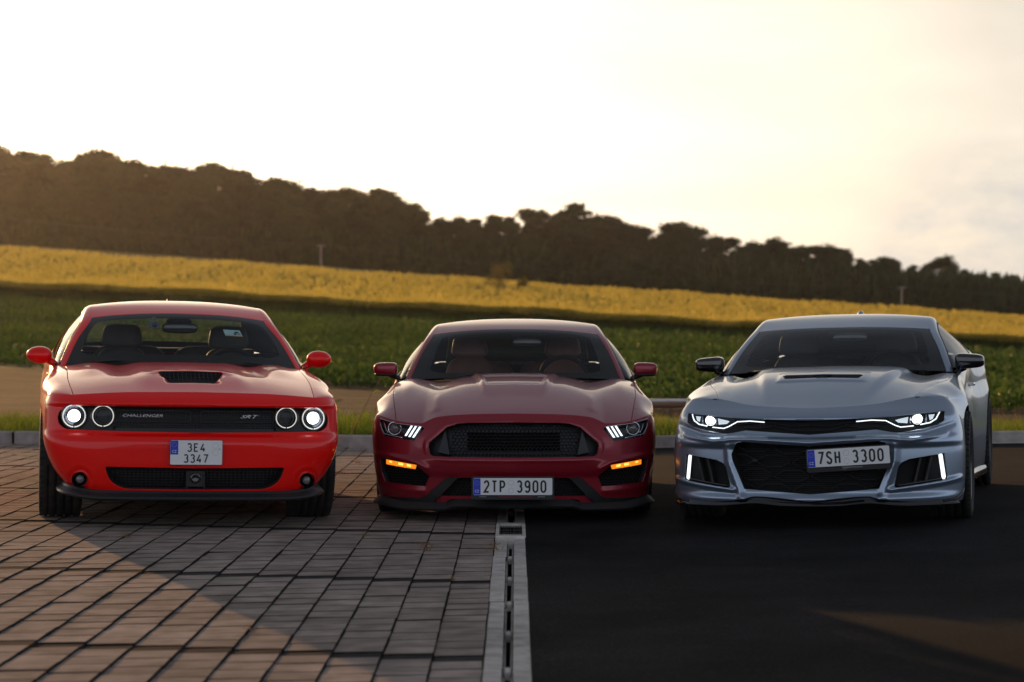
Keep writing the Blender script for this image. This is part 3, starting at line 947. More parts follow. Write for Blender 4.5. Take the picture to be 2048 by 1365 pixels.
def rounded(poly, r, n=4):
    """polygon with corners rounded by radius r (scalar or per-corner)"""
    p = np.asarray(poly, float); m = len(p); out = []
    rs = r if hasattr(r, '__len__') else [r] * m
    for i in range(m):
        a, b, c = p[i-1], p[i], p[(i+1) % m]
        u = a - b; w = c - b; lu, lw = np.linalg.norm(u), np.linalg.norm(w)
        u /= lu; w /= lw
        d = min(rs[i], lu * .48, lw * .48)
        for k in range(n + 1):
            t = k / n
            out.append((1-t)**2 * (b + u*d) + 2*t*(1-t) * b + t*t * (b + w*d))
    return np.array(out)

def inside(P, poly):
    x, y = P[:, 0], P[:, 1]; n = len(poly); c = np.zeros(len(P), bool)
    for i in range(n):
        x1, y1 = poly[i]; x2, y2 = poly[(i+1) % n]
        if y1 == y2: continue
        k = ((y1 > y) != (y2 > y)) & (x < (x2 - x1) * (y - y1) / (y2 - y1) + x1)
        c ^= k
    return c

def sdist(P, poly):
    """signed distance, negative inside"""
    P = np.asarray(P, float); d = np.full(len(P), 1e9)
    for i in range(len(poly)):
        a = np.asarray(poly[i]); b = np.asarray(poly[(i+1) % len(poly)])
        ab = b - a; L2 = ab @ ab
        if L2 < 1e-14: continue
        t = np.clip(((P - a) @ ab) / L2, 0, 1)
        d = np.minimum(d, np.linalg.norm(P - a - t[:, None] * ab, axis=1))
    return np.where(inside(P, poly), -d, d)

def line_dist(P, pts):
    P = np.asarray(P, float); d = np.full(len(P), 1e9)
    for i in range(len(pts) - 1):
        a = np.asarray(pts[i], float); b = np.asarray(pts[i+1], float)
        ab = b - a
        t = np.clip(((P - a) @ ab) / (ab @ ab), 0, 1)
        d = np.minimum(d, np.linalg.norm(P - a - t[:, None] * ab, axis=1))
    return d

def tri_region(outer, holes, h):
    """triangulate a 2-D region with interior points; returns points, triangles"""
    outer = densify(outer, h); holes = [densify(q, h) for q in holes]
    loops = [outer] + holes
    allb = np.concatenate(loops)
    x0, y0 = outer.min(0); x1, y1 = outer.max(0)
    gx = np.arange(x0 + h*.5, x1, h); gy = np.arange(y0 + h*.5, y1, h * .87)
    G = []
    for j, yv in enumerate(gy):
        G.append(np.stack([gx + (h*.5 if j % 2 else 0), np.full(len(gx), yv)], -1))
    G = np.concatenate(G) if G else np.zeros((0, 2))
    k = inside(G, outer)
    for q in holes: k &= ~inside(G, q)
    G = G[k]
    if len(G):
        keep = np.ones(len(G), bool)
        for s in range(0, len(G), 2000):
            d = ((G[s:s+2000, None, :] - allb[None, :, :]) ** 2).sum(-1).min(1)
            keep[s:s+2000] = d > (0.45 * h) ** 2
        G = G[keep]
    P = np.concatenate([allb, G]); E = []; o = 0
    for q in loops:
        n = len(q); E += [(o + i, o + (i+1) % n) for i in range(n)]; o += n
    vo, eo, fo, _, _, _ = delaunay_2d_cdt([Vector((float(p[0]), float(p[1]))) for p in P], E, [], 0, 1e-7, False)
    V = np.array([[v.x, v.y] for v in vo]); T = np.array([f for f in fo if len(f) == 3], dtype=np.int64)
    C = V[T].mean(1)
    k = inside(C, outer)
    for q in holes: k &= ~inside(C, q)
    T = T[k]
    a, b, c = V[T[:, 0]], V[T[:, 1]], V[T[:, 2]]
    cr = (b[:, 0]-a[:, 0])*(c[:, 1]-a[:, 1]) - (b[:, 1]-a[:, 1])*(c[:, 0]-a[:, 0])
    T = T[np.abs(cr) > 1e-10]; cr = cr[np.abs(cr) > 1e-10]
    T = np.where(cr[:, None] < 0, T[:, ::-1], T)
    return V, T

def flange(V, F, depth, lip=0.0025, ref=None, direction=None):
    """gives a panel thickness along its open edges: a small rolled lip, then a wall going inwards.
    F: (m,k) array; ref: point the panel's front faces away from"""
    V = np.asarray(V, float); F = np.asarray(F)
    if F.shape[1] == 4:
        T = np.concatenate([F[:, [0, 1, 2]], F[:, [0, 2, 3]]])
    else: T = F
    fn = np.cross(V[T[:, 1]] - V[T[:, 0]], V[T[:, 2]] - V[T[:, 0]])
    if ref is not None:
        cen = V[T].mean(1)
        if ((cen - np.asarray(ref)) * fn).sum() < 0:
            F = F[:, ::-1]; T = T[:, ::-1]; fn = -fn
    VN = np.zeros_like(V)
    for k in range(3): np.add.at(VN, T[:, k], fn)
    VN /= np.linalg.norm(VN, axis=1)[:, None] + 1e-12
    ed = {}
    k = F.shape[1]
    for f in F.tolist():
        for i in range(k):
            a, b = f[i], f[(i+1) % k]
            if a == b: continue
            if (b, a) in ed: del ed[(b, a)]
            else: ed[(a, b)] = 1
    E = np.array(list(ed.keys()))
    if len(E) == 0: return V, [tuple(f) for f in F.tolist()]
    t = V[E[:, 1]] - V[E[:, 0]]; t /= np.linalg.norm(t, axis=1)[:, None] + 1e-12
    nrm = VN[E].mean(1)
    outw = np.cross(t, nrm)
    O = np.zeros_like(V)
    np.add.at(O, E[:, 0], outw); np.add.at(O, E[:, 1], outw)
    bv = np.unique(E); O[bv] /= np.linalg.norm(O[bv], axis=1)[:, None] + 1e-12
    idx = {int(v): i for i, v in enumerate(bv)}
    n0 = len(V)
    D = VN[bv] if direction is None else -np.tile(np.asarray(direction, float), (len(bv), 1))
    r0 = V[bv]                                        # own copy of the edge, so the panel keeps its own shading
    r1 = V[bv] + O[bv] * lip * .8 - VN[bv] * lip
    r2 = V[bv] + O[bv] * lip - D * depth
    m = len(bv)
    FF = FList(tuple(f) for f in F.tolist())
    for a, b in E.tolist():
        i, j = idx[a], idx[b]
        FF.append((n0 + j, n0 + i, n0 + m + i, n0 + m + j))
    for a, b in E.tolist():
        i, j = idx[a], idx[b]
        FF.append((n0 + m + j, n0 + m + i, n0 + 2*m + i, n0 + 2*m + j))
    if depth >= .02: FF.walls = len(E)
    return np.concatenate([V, r0, r1, r2]), FF

def grid_faces(nu, nv):
    i = np.arange(nu-1)[None, :] + nu * np.arange(nv-1)[:, None]
    return np.stack([i, i+1, i+1+nu, i+nu], -1).reshape(-1, 4)

def text_mesh(body, height, width=None, mat='plate_ink', depth=0.001, bold=0.0, shear=0.0):
    cu = bpy.data.curves.new('txt', 'FONT'); cu.body = body; cu.size = 1.0; cu.extrude = 0; cu.offset = bold; cu.shear = shear
    cu.resolution_u = 3
    ob = bpy.data.objects.new('txt', cu); scene.collection.objects.link(ob)
    bpy.context.view_layer.update()
    me = bpy.data.meshes.new_from_object(ob.evaluated_get(bpy.context.evaluated_depsgraph_get()))
    n = len(me.vertices); co = np.zeros(n*3, np.float32); me.vertices.foreach_get('co', co); co = co.reshape(-1, 3)
    F = [tuple(p.vertices) for p in me.polygons]
    bpy.data.objects.remove(ob); bpy.data.curves.remove(cu); bpy.data.meshes.remove(me)
    lo = co.min(0); hi = co.max(0)
    sx = height / (hi[1] - lo[1]); 
    w = (hi[0] - lo[0]) * sx
    kx = sx * (width / w if width else 1.0)
    P = np.zeros((n, 3)); P[:, 0] = (co[:, 0] - (lo[0] + hi[0]) / 2) * kx; P[:, 2] = (co[:, 1] - (lo[1] + hi[1]) / 2) * sx
    B = P.copy(); B[:, 1] += depth
    FF = [tuple(f) for f in F] 
    ed = {}
    for f in F:
        for i in range(len(f)):
            a, b = f[i], f[(i+1) % len(f)]
            if (b, a) in ed: del ed[(b, a)]
            else: ed[(a, b)] = 1
    FF += [(b, a, a + n, b + n) for a, b in ed]
    return np.concatenate([P, B]), FF, mat

def put_text(parent, name, body, c, height, width=None, mat='plate_ink', rot=None, depth=0.001, bold=0.0, shear=0.0):
    V, F, mat = text_mesh(body, height, width, mat, depth, bold, shear)
    if rot is not None: V = V @ np.asarray(rot).T
    return part(name, V + np.asarray(c), F, mat, parent, False)

# ================================================================== CAR CLASS
class Car:
    def __init__(s, P, name, loc, psi, slope, label):
        s.P = P
        n = Vector((-slope, 0, 1)).normalized()
        yd = Vector((-math.sin(psi), math.cos(psi), 0)); yd = (yd - n * yd.dot(n)).normalized()
        xd = yd.cross(n)
        M = Matrix((xd, yd, n)).transposed()
        s.root = empty(name, loc, (0, 0, 0), label=label, category='car')
        s.root.rotation_euler = M.to_euler()
        s.fN, s.fW, s.fV, s.fp = (pchip(*zip(*P[k])) for k in ('N', 'W', 'V', 'p'))
        s.fzs = pchip(*zip(*P['zs'])); s.fzb = pchip(*zip(*P['zb']))
        s.yj = P['yj']; s.paint = P['paint']
        s.fzt = pchip(*zip(*P['zt']))
        s.fbulge = pchip(*zip(*P['bulge'])); s.fm = pchip(*zip(*P['m']))
        s.bump = P.get('bump', lambda x, z: np.zeros_like(x))
        s.hbump = P.get('hbump', lambda x, y: np.zeros_like(x))
        s.fzR = pchip(*zip(*P['zR'])); s.fyR = pchip(*zip(*P['yR']))
        s.xhc = P['xhc']
        xx = np.linspace(0, s.xhc, 60)
        s._yF = s.fy(xx, s.fzs(xx), False); s._xF = xx
        s.tabS = None
        yc = float(s._yF[-1]); s.fxh = pchip(*zip(*([(yc, s.xhc)] + [q for q in P['xh'] if q[0] > yc + .1])))
    # ---- front fascia: depth behind the nose at (x, z)
    def fy(s, x, z, bump=True):
        x = np.asarray(x, float); z = np.asarray(z, float)
        N, W, V, p = s.fN(z), s.fW(z), s.fV(z), s.fp(z)
        a = np.clip(np.abs(x) / W, 0, 1)
        soft = np.sqrt(x*x + 0.0004) - 0.02
        g = 1 - np.maximum(1 - a ** p, 0) ** (1 / p)
        y = N + V * soft + (s.yj - N - V * (W - 0.02)) * g
        if bump: y = y + s.bump(x, z)
        return y
    # arc-like coordinate along the fascia
    def _tab(s):
        if s.tabS is None:
            z = s.P.get('zmid', .5); W = float(s.fW(z))
            a = 1 - (1 - np.linspace(0, 1, 800)) ** 2.2
            x = a * W; y = s.fy(x, np.full_like(x, z), False)
            S = np.concatenate([[0], np.cumsum(np.hypot(np.diff(x), np.diff(y)))])
            s.tabS = (a, S)
        return s.tabS
    def x2s(s, x, z):
        a, S = s._tab(); x = np.asarray(x, float)
        return np.sign(x) * np.interp(np.clip(np.abs(x) / s.fW(z), 0, 1), a, S)
    def s2x(s, t, z):
        a, S = s._tab(); t = np.asarray(t, float)
        return np.sign(t) * np.interp(np.abs(t), S, a) * s.fW(z)
    def smax(s): return s._tab()[1][-1]
    def patch(s, name, outer, holes=(), off=0.0, h=0.014, mat=None, parent=None, fl=0.0, fn=None, lip=0.0025, wall=None):
        """piece lying on the fascia; outlines in (x, z)"""
        def cv(q):
            q = densify(np.asarray(q, float), h)
            return np.stack([s.x2s(q[:, 0], q[:, 1]), q[:, 1]], -1)
        V2, T = tri_region(cv(outer), [cv(q) for q in holes], h)
        x = s.s2x(V2[:, 0], V2[:, 1]); z = V2[:, 1]
        y = s.fy(x, z) + off
        if fn is not None: y = y + fn(x, z)
        V = np.stack([x, y, z], -1)
        T = T.copy()
        if fl > 0: V, F = flange(V, T, fl, lip, ref=(0, 1.5, .5), direction=(0, 1, 0) if wall else None)
        else:
            F = T
        return part(name, V, F if isinstance(F, list) else np.asarray(F), mat or s.paint, parent or s.root)
    def on(s, x, z, off=0.0):
        x = np.asarray(x, float); z = np.asarray(z, float)
        return np.stack([x, s.fy(x, z) + off, z], -1)
    def fascia(s, holes, h=0.013):
        S = s.smax()
        t = np.linspace(-S, S, 160)
        t = np.linspace(-S, S, 260)
        zt_ = s.fzs(np.abs(s.s2x(t, .7)))
        for _ in range(12): zt_ = .5*zt_ + .5*s.fzs(np.abs(s.s2x(t, zt_)))
        top = np.stack([t, zt_], -1)
        zb_ = s.fzb(np.abs(s.s2x(t, .3)))
        for _ in range(8): zb_ = .5*zb_ + .5*s.fzb(np.abs(s.s2x(t, zb_)))
        bot = np.stack([t, zb_], -1)[::-1]
        outer = np.concatenate([top, bot])
        def cv(q):
            q = densify(np.asarray(q, float), h)
            return np.stack([s.x2s(q[:, 0], q[:, 1]), q[:, 1]], -1)
        V2, T = tri_region(outer, [cv(q) for q in holes], h)
        x = s.s2x(V2[:, 0], V2[:, 1]); z = V2[:, 1]
        V = np.stack([x, s.fy(x, z), z], -1)
        V, F = flange(V, T, 0.035, 0.003, ref=(0, 1.5, .5), direction=None)
        return part('front_bumper', V, F, s.paint, s.root)
    # ---- hood
    def hoodz(s, x, y):
        x = np.asarray(x, float); y = np.asarray(y, float)
        ax = np.minimum(np.abs(x), 0.95)
        yF = s.yF(ax); yR = s.fyR(ax)
        v = np.clip((y - yF) / (yR - yF), 0, 1)
        k = s.P['hk']
        hv = 1 - (1 - v) ** k
        zF = s.fzs(ax)
        return zF + (s.fzR(ax) - zF) * hv + s.hbump(x, y) * sstep(0, .08, v)
    def yF(s, ax):
        ax = np.asarray(ax, float)
        return np.interp(ax, s._xF, s._yF)
    def hood(s, holes=(), h=0.018):
        xc = s.xhc; yc = float(s.yF(xc))
        g = 0.0055
        xs = np.linspace(-xc + g, xc - g, 90)
        front = np.stack([xs, s.yF(np.abs(xs)) + g], -1)
        ys = np.linspace(yc, s.P['ycw'], 60)[1:]
        right = np.stack([s.fxh(ys) - g, ys], -1)
        xr = np.linspace(float(s.fxh(ys[-1])) - g, -float(s.fxh(ys[-1])) + g, 60)
        rear = np.stack([xr, s.fyR(np.abs(xr))], -1)
        left = right[::-1] * [-1, 1]
        outer = np.concatenate([front, right[:-1], rear, left[1:]])
        V2, T = tri_region(outer, holes, h)
        V = np.stack([V2[:, 0], V2[:, 1], s.hoodz(V2[:, 0], V2[:, 1])], -1)
        V, F = flange(V, T, 0.02, 0.003, ref=(0, 1, -3))
        return part('hood', V, F, s.paint, s.root)
    # ---- sides
    def topedge(s, y):
        """hood edge / belt line (x, z) at depth y"""
        y = np.asarray(y, float)
        xh = s.fxh(y)
        ycw = s.P['ycw']
        zb = s.fbelt(y)
        zh = s.hoodz(xh, np.minimum(y, ycw))
        k = sstep(ycw - .05, ycw + .12, y)
        return xh, zh * (1 - k) + zb * k
    def fbelt(s, y): 
        if not hasattr(s, '_belt'): s._belt = pchip(*zip(*s.P['belt']))
        return s._belt(y)
    def sidex(s, y, z):
        y = np.asarray(y, float); z = np.asarray(z, float)
        W = s.fWs(z) + s.fbulge(y)
        return W
    def fWs(s, z):
        if not hasattr(s, '_ws'): s._ws = pchip(*zip(*s.P['Wside']))
        return s._ws(z)
    def section(s, y, q):
        """q in 0..1 from top edge to shoulder, 1..2 from shoulder to lower edge. y scalar, q array"""
        xh, zh = (float(a) for a in s.topedge(y))
        if y < s.yj:
            xs = np.linspace(s.xhc, float(s.fW(float(s.fzs(s.fW(.7))))) , 80)
            yy = s.fy(xs, s.fzs(xs), False)
            xe = float(np.interp(y, yy, xs)); ze = float(s.fzs(xe))
        else:
            b = float(sstep(s.yj, s.yj + .45, y))
            z0 = float(s.fzs(s.fW(.7)))
            ze = z0 * (1 - b) + float(s.fzt(y)) * b
            xe = float(s.fW(ze)) * (1 - b) + float(s.sidex(y, ze)) * b
        m = float(s.fm(y))
        out = np.zeros((len(q), 3)); out[:, 1] = y
        up = q <= 1
        tau = 1 - q[up]
        th = np.clip(tau, 0, 1) * math.pi / 2          # angle parametrisation keeps spacing even
        c = np.cos(th) ** (2 / m); sn = np.sin(th) ** (2 / m)
        out[up, 0] = xh + (xe - xh) * c
        out[up, 2] = ze + (zh - ze) * sn
        lo = ~up
        zl = s.zlow(y)
        z = ze + (zl - ze) * (q[lo] - 1)
        b = float(sstep(s.yj, s.yj + .45, y))
        xl = (s.fW(z) + (xe - float(s.fW(ze)))) * (1 - b) + (s.sidex(y, z) + (xe - float(s.sidex(y, ze)))) * b
        out[lo, 0] = xl; out[lo, 2] = z
        return out
    def zlow(s, y):
        z = s.P['sill']
        for yc, r in s.P['arches']:
            d = y - yc
            if abs(d) < r: z = max(z, s.P['zax'] + math.sqrt(max(0, r*r - d*d)) * 1.0)
        return z
    def side_panel(s, name, y0, y1, side, ny=40, qmax=2.0, extra=None):
        ys = set(np.linspace(y0, y1, ny))
        for yc, r in s.P['arches']:
            for a in np.linspace(0, math.pi, 26):
                yy = yc - r * math.cos(a)
                if y0 < yy < y1: ys.add(yy)
            for yy in (yc - r - .001, yc + r + .001):
                if y0 < yy < y1: ys.add(yy)
        ys = np.array(sorted(ys))
        q = np.concatenate([np.linspace(0, 1, 16), 1 + np.linspace(0, 1, 22)[1:]]) if qmax > 1 else np.linspace(0, 1, 16)
        G = np.array([s.section(float(y), q) for y in ys])
        if extra is not None: G = extra(G)
        G[:, :, 0] *= side
        F = grid_faces(len(q), len(ys))
        V, F = flange(G.reshape(-1, 3), F, 0.022, 0.0025, ref=(0, (y0+y1)/2, .4))
        return part(name, V, F, s.paint, s.root)
    def fender_nose(s, side):
        """piece between hood corner and the wheel arch above the fascia"""
        yc = float(s.yF(s.xhc))
        ys = np.linspace(yc + .002, s.yj, 16)
        q = np.linspace(0, 1, 16)
        G = np.array([s.section(float(y), q) for y in ys])
        return G
    def fender(s, side, y1):
        yc = float(s.yF(s.xhc))
        q = np.linspace(0, 1, 16)
        ysn = np.linspace(yc + .003, s.yj - .004, 16)
        A = np.array([s.section(float(y), q) for y in ysn]); A[:, :, 0] *= side
        VA, FA = A.reshape(-1, 3), grid_faces(16, 16)
        ys = set(np.linspace(s.yj, y1 - .0025, 42))
        for c, r in s.P['arches']:
            for a in np.linspace(0, math.pi, 30):
                yy = c - r * math.cos(a)
                if s.yj < yy < y1: ys.add(yy)
            ys.add(c + r + .001)
            if c - r > s.yj: ys.add(c - r - .001)
        ys = np.array(sorted(y for y in ys if y < y1))
        q2 = np.concatenate([q, 1 + np.linspace(0, 1, 22)[1:]])
        B = np.array([s.section(float(y), q2) for y in ys]); B[:, :, 0] *= side
        ref = (0, 1, .3)
        V1, F1 = flange(VA, FA, 0.02, 0.0025, ref=ref, direction=(0, 0, -1))
        V2, F2 = flange(B.reshape(-1, 3), grid_faces(len(q2), len(ys)), 0.02, 0.0025, ref=ref)
        V = np.concatenate([V1, V2]); w1, w2 = F1.walls, F2.walls; F2 = [tuple(i + len(V1) for i in f) for f in F2]
        F = FList(F1[:-w1] + F2[:-w2] + F1[-w1:] + F2[-w2:]); F.walls = w1 + w2
        return part('fender', V, F, s.paint, s.root)
    # ---- greenhouse
    def gh(s):
        T = np.array(s.P['green'], float)            # rows: yc zc ye xe ze xr yr zr xb yb zb
        k = np.arange(len(T))
        return [pchip(k, T[:, i]) for i in range(T.shape[1])]
    def top_pt(s, u, k, off=0.0):
        g = s.G; u = np.asarray(u, float); k = np.asarray(k, float)
        yc, zc, ye, xe, ze = (g[i](k) for i in range(5))
        au = np.abs(u)
        return np.stack([u * xe, yc + (ye - yc) * au**2.2, zc + (ze - zc) * au**2.4 - off], -1)
    def rail_pt(s, k, t, off=0.0):
        """t 0..1 from the top surface's edge to the rail's outer line"""
        g = s.G; k = np.asarray(k, float)
        a = np.stack([g[3](k), g[2](k), g[4](k)], -1); b = np.stack([g[5](k), g[6](k), g[7](k)], -1)
        t = np.asarray(t, float)
        th = t * math.pi / 2
        w1 = np.sin(th)[..., None]; w2 = (1 - np.cos(th))[..., None]
        P = a.copy() * np.ones_like(w1)
        P[..., 0] = a[..., 0] + (b[..., 0] - a[..., 0]) * w1[..., 0]
        P[..., 1] = a[..., 1] + (b[..., 1] - a[..., 1]) * t
        P[..., 2] = a[..., 2] + (b[..., 2] - a[..., 2]) * w2[..., 0]
        return P
    def sidewin_pt(s, k, t, off=0.0):
        g = s.G; k = np.asarray(k, float); t = np.asarray(t, float)
        a = np.stack([g[5](k), g[6](k), g[7](k)], -1); b = np.stack([g[8](k), g[9](k), g[10](k)], -1)
        P = a + (b - a) * t[..., None]
        P[..., 0] += 0.03 * np.sin(math.pi * t) * np.linalg.norm(b - a, axis=-1) / .4 - off
        return P
    def surf(s, name, fn, us, ks, mat, side=1, parent=None, fl=0.0, ref=(0, 2.4, .6)):
        U, K = np.meshgrid(us, ks)
        G = fn(U, K); G[..., 0] *= side
        F = grid_faces(len(us), len(ks))
        V = G.reshape(-1, 3)
        if fl > 0: V, F = flange(V, F, fl, 0.002, ref=ref)
        return part(name, V, F, mat, parent or s.root)
    def greenhouse(s, side_end=4.15, rw_glass='windshield_glass', band=(0.07, 0.10, 0.16)):
        s.G = s.gh()
        ws = s.surf('windshield', lambda u, k: s.top_pt(u, k), np.linspace(-.995, .995, 50), np.linspace(0.0, 1.985, 36), 'windshield_glass')
        # black enamel band round the glass, just under it
        bs, bt, bb = band
        out = [(-1, 0), (1, 0), (1, 2), (-1, 2)]
        inn = rounded([(-1 + bs*1.25, bb*2), (1 - bs*1.25, bb*2), (1 - bs, 2 - bt*2), (-1 + bs, 2 - bt*2)], .22, 6)
        V2, T = tri_region(np.array(out, float) * [.5, .15], [inn * [.5, .15]], .016)
        V2 = V2 / [.5, .15]
        V = s.top_pt(V2[:, 0], V2[:, 1], 0.004)
        part('enamel_band', V, T, 'matt_black', ws)
        s.surf('roof', lambda u, k: s.top_pt(u, k), np.linspace(-1, 1, 44), np.linspace(2.0, 5.0, 40), s.paint, fl=.02, ref=(0, 2.5, 0))
        s.surf('headliner', lambda u, k: s.top_pt(u, k, .035), np.linspace(-1, 1, 16), np.linspace(2.0, 5.0, 16), 'cabin_dark')
        rw = s.surf('rear_window', lambda u, k: s.top_pt(u, k), np.linspace(-.99, .99, 30), np.linspace(5.01, 5.99, 16), rw_glass)
        us = np.linspace(-1, 1, 24)
        e0 = s.top_pt(us, np.full(24, 6.0)) + [0, -.015, .004]; e1 = e0 + [0, .05, -.13]; e2 = e1 + [0, -.35, -.02]
        part('rear_cowl', np.concatenate([e0, e1, e2]), grid_faces(24, 3), 'matt_black', s.root)
        for sd in (-1, 1):
            s.surf('a_pillar', lambda t, k: s.rail_pt(k, t), np.linspace(0, 1, 9), np.linspace(0, 2.0, 30), s.paint, sd, fl=.03)
            s.surf('roof_rail', lambda t, k: s.rail_pt(k, t), np.linspace(0, 1, 9), np.linspace(2.01, 5.0, 30), s.paint, sd, fl=.03)
            s.surf('c_pillar', lambda t, k: np.where((t <= 1)[..., None], s.rail_pt(k, np.minimum(t, 1)), s.sidewin_pt(k, np.clip(t - 1, 0, 1))), np.linspace(0, 2, 20), np.linspace(side_end if side_end > 5.01 else 5.01, 6.0, 16), s.paint, sd, fl=.02)
            if side_end < 5.0:
                s.surf('quarter_pillar', lambda t, k: s.sidewin_pt(k, t), np.linspace(0, 1, 12), np.linspace(side_end + .02, 5.0, 10), s.paint, sd, fl=.02)
            w = s.surf('side_window', lambda t, k: s.sidewin_pt(k, t, .006), np.linspace(0.03, 1, 12), np.linspace(.12, side_end, 34), 'side_glass', sd)
            # rubber strip along the sill and under the rail
            m = MB()
            ks = np.linspace(.05, side_end, 30)
            m.tube(list(s.sidewin_pt(ks, np.full(30, 1.0)) * [sd, 1, 1] + [0, 0, .004]), .007, 6)
            m.tube(list(s.sidewin_pt(ks, np.full(30, .015)) * [sd, 1, 1]), .006, 6)
            m.build('window_seal', 'trim_black', w, True)
    # ---- common parts
    def wheel(s, x, y, r, w, side, rim='rim_dark', rr=.255, spokes=10, steer=0.0):
        wh = empty('wheel', (0, 0, 0)); wh.parent = s.root; wh.location = (x, y, r); wh.rotation_euler = (0, 0, steer)
        h = w / 2
        prof = [(rr, -h*.86), (rr+.02, -h*.96), ((rr+r)/2, -h*1.0), (r-.025, -h*.97), (r-.008, -h*.90)]
        for g in (-.55, -.19, .19, .55):
            prof += [(r, (g-.13)*h*1.0) if g < -.5 else (r, (g-.15)*h), (r, (g-.035)*h), (r-.008, (g-.03)*h), (r-.008, (g+.03)*h), (r, (g+.035)*h)]
        prof += [(r, .80*h), (r-.008, h*.90), (r-.025, h*.97), ((rr+r)/2, h), (rr+.02, h*.96), (rr, h*.86)]
        m = MB().lathe(prof, 72, 'x')
        m.build('tyre', 'rubber', wh, True)
        # shoulder tread blocks
        m = MB()
        for sg in (-1, 1):
            for i in range(56):
                a = 2*math.pi*i/56
                m.box((0, 0, 0), (h*.17, .010, .014), rot=None)
                V = m.V[-1]
                V = V + [sg*h*.86, 0, r-.010]
                V = V @ rotx(a).T
                m.V[-1] = V
        o = m.build('tread_blocks', 'rubber', wh, False, kind='stuff')
        m = MB().lathe([(rr+.004, -h*.9), (rr-.012, -h*.86), (rr-.02, -h*.3), (rr-.03, h*.5*side), (rr-.012, h*.86), (rr+.004, h*.9)], 48, 'x')
        m.build('rim', rim, wh, True)
        m = MB()
        fx = side * h * .72
        for i in range(spokes):
            a = 2*math.pi*i/spokes
            P = []
            for q, ww in ((.045, .022), (.12, .017), (rr-.02, .024)):
                c = np.array([0, math.cos(a)*q, math.sin(a)*q]); t = np.array([0, -math.sin(a), math.cos(a)])
                dx = fx - side * .035 * (q < .06)
                for sx in (0, -side*.03):
                    P.append(c + t*ww/2 + [dx+sx, 0, 0]); P.append(c - t*ww/2 + [dx+sx, 0, 0])
            F = [(0,1,5,4),(4,5,9,8),(2,6,7,3),(6,10,11,7),(0,4,6,2),(4,8,10,6),(1,3,7,5),(5,7,11,9)]
            m.add(P, F)
        m.lathe([(0, fx+side*.002), (.05, fx), (.062, fx-side*.03), (.062, fx-side*.06)], 24, 'x')
        m.build('spokes', rim, wh, False)
        MB().lathe([(.06, side*h*.1), (.185, side*h*.1), (.185, side*h*.1-.02*side), (.06, side*h*.1-.02*side)], 36, 'x').build('brake_disc', 'brake_steel', wh, False)
        return wh
    def liner(s, y, r, side, xo):
        m = MB()
        m.lathe([(r + .004, xo - .045), (r + .02, xo - .08), (r + .02, xo - .36), (.0, xo - .36)], 28, 'x', (0, 0, 0), 0, math.pi)
        V = m.V[-1]; V[:, 0] *= side; V += [0, y, s.P['zax']]
        m.build('wheel_liner', 'matt_black', s.root, True)
    def seat(s, x, y, ztop, w, mat, posts=False, zneck=None):
        st = empty('seat', (0, 0, 0)); st.parent = s.root; st.location = (x, y, 0)
        def cush(w0, w1, d, h, zc, p=4.2):
            m = MB().ellipsoid((0, 0, 0), (w0, d, h), 22, 14, p)
            V = m.V[-1]; t = (V[:, 2] / h + 1) / 2
            V[:, 0] *= (1 - t) + t * w1 / w0
            V[:, 1] += .16 * V[:, 2]
            V += [0, 0, zc]
            return m
        zn = zneck or ztop - .17
        cush(w/2, w/2*.74, .075, (zn - .42)/2 + .01, (zn + .42)/2).build('backrest', mat, st, True)
        hd = cush(w/2*.62, w/2*.52, .055, (ztop - zn)/2, (ztop + zn)/2)
        for v in hd.V: v[:, 1] += .16 * ((ztop+zn)/2 - (zn + .42)/2)
        hd.build('headrest', mat, st, True)
        MB().ellipsoid((0, -.28, .40), (w/2, .30, .09), 20, 10, 3.5).build('cushion', mat, st, True)
        if posts:
            m = MB()
            for sx in (-.07, .07): m.tube([(sx, .02, zn - .07), (sx, .05, zn + .02)], .006, 6)
            m.build('headrest_post', 'chrome', st, True)
        return st
    def steering(s, x, y, z, r, mat='cabin_dark'):
        t = np.linspace(0, 2*math.pi, 41)
        m = MB(); c = math.cos(.42); sn = math.sin(.42)
        m.tube([(x + r*math.cos(a), y + r*math.sin(a)*sn, z + r*math.sin(a)*c) for a in t], .016, 8, False)
        m.tube([(x - r, y, z), (x, y+.03, z-.03), (x + r, y, z)], .016, 6); m.tube([(x, y+.03, z-.03), (x, y - r*sn, z - r*c)], .018, 6)
        m.ellipsoid((x, y+.03, z-.03), (.075, .03, .065), 16, 8, 3)
        return m.build('steering_wheel', mat, s.root, True)
    def cabin(s, yd, zd, seatmat, w=.74, bench=None, dashslope=0.0):
        m = MB()
        # dashboard as a swept profile across the car
        prof = [(yd - .38, zd - .035), (yd - .15, zd), (yd + .02, zd + .005), (yd + .09, zd - .03), (yd + .10, zd - .12), (yd + .02, zd - .42)]
        V = []; F = []
        for i, xx in enumerate(np.linspace(-w, w, 21)):
            for (a, b) in prof: V.append((xx, a + .12*(xx/w)**2, b - .03*(xx/w)**4))
        n = len(prof)
        for i in range(20):
            for j in range(n-1): F.append((i*n+j, i*n+j+1, (i+1)*n+j+1, (i+1)*n+j))
        m.add(V, F); m.build('dashboard', 'cabin_dark', s.root, True)
        MB().box((0, yd + 1.0, .26), (1.5, 2.6, .04)).build('cabin_floor', 'cabin_dark', s.root)
        if bench:
            yb, zb, xw = bench
            m = MB()
            for sx in (-1, 1):
                m.ellipsoid((sx*xw*.5, yb, zb - .28), (xw*.49, .08, .28), 22, 12, 4)
            m.build('rear_backrest', seatmat, s.root, True)
            MB().box((0, yb + .42, zb - .04), (1.3, .72, .03)).build('parcel_shelf', 'cabin_dark', s.root)
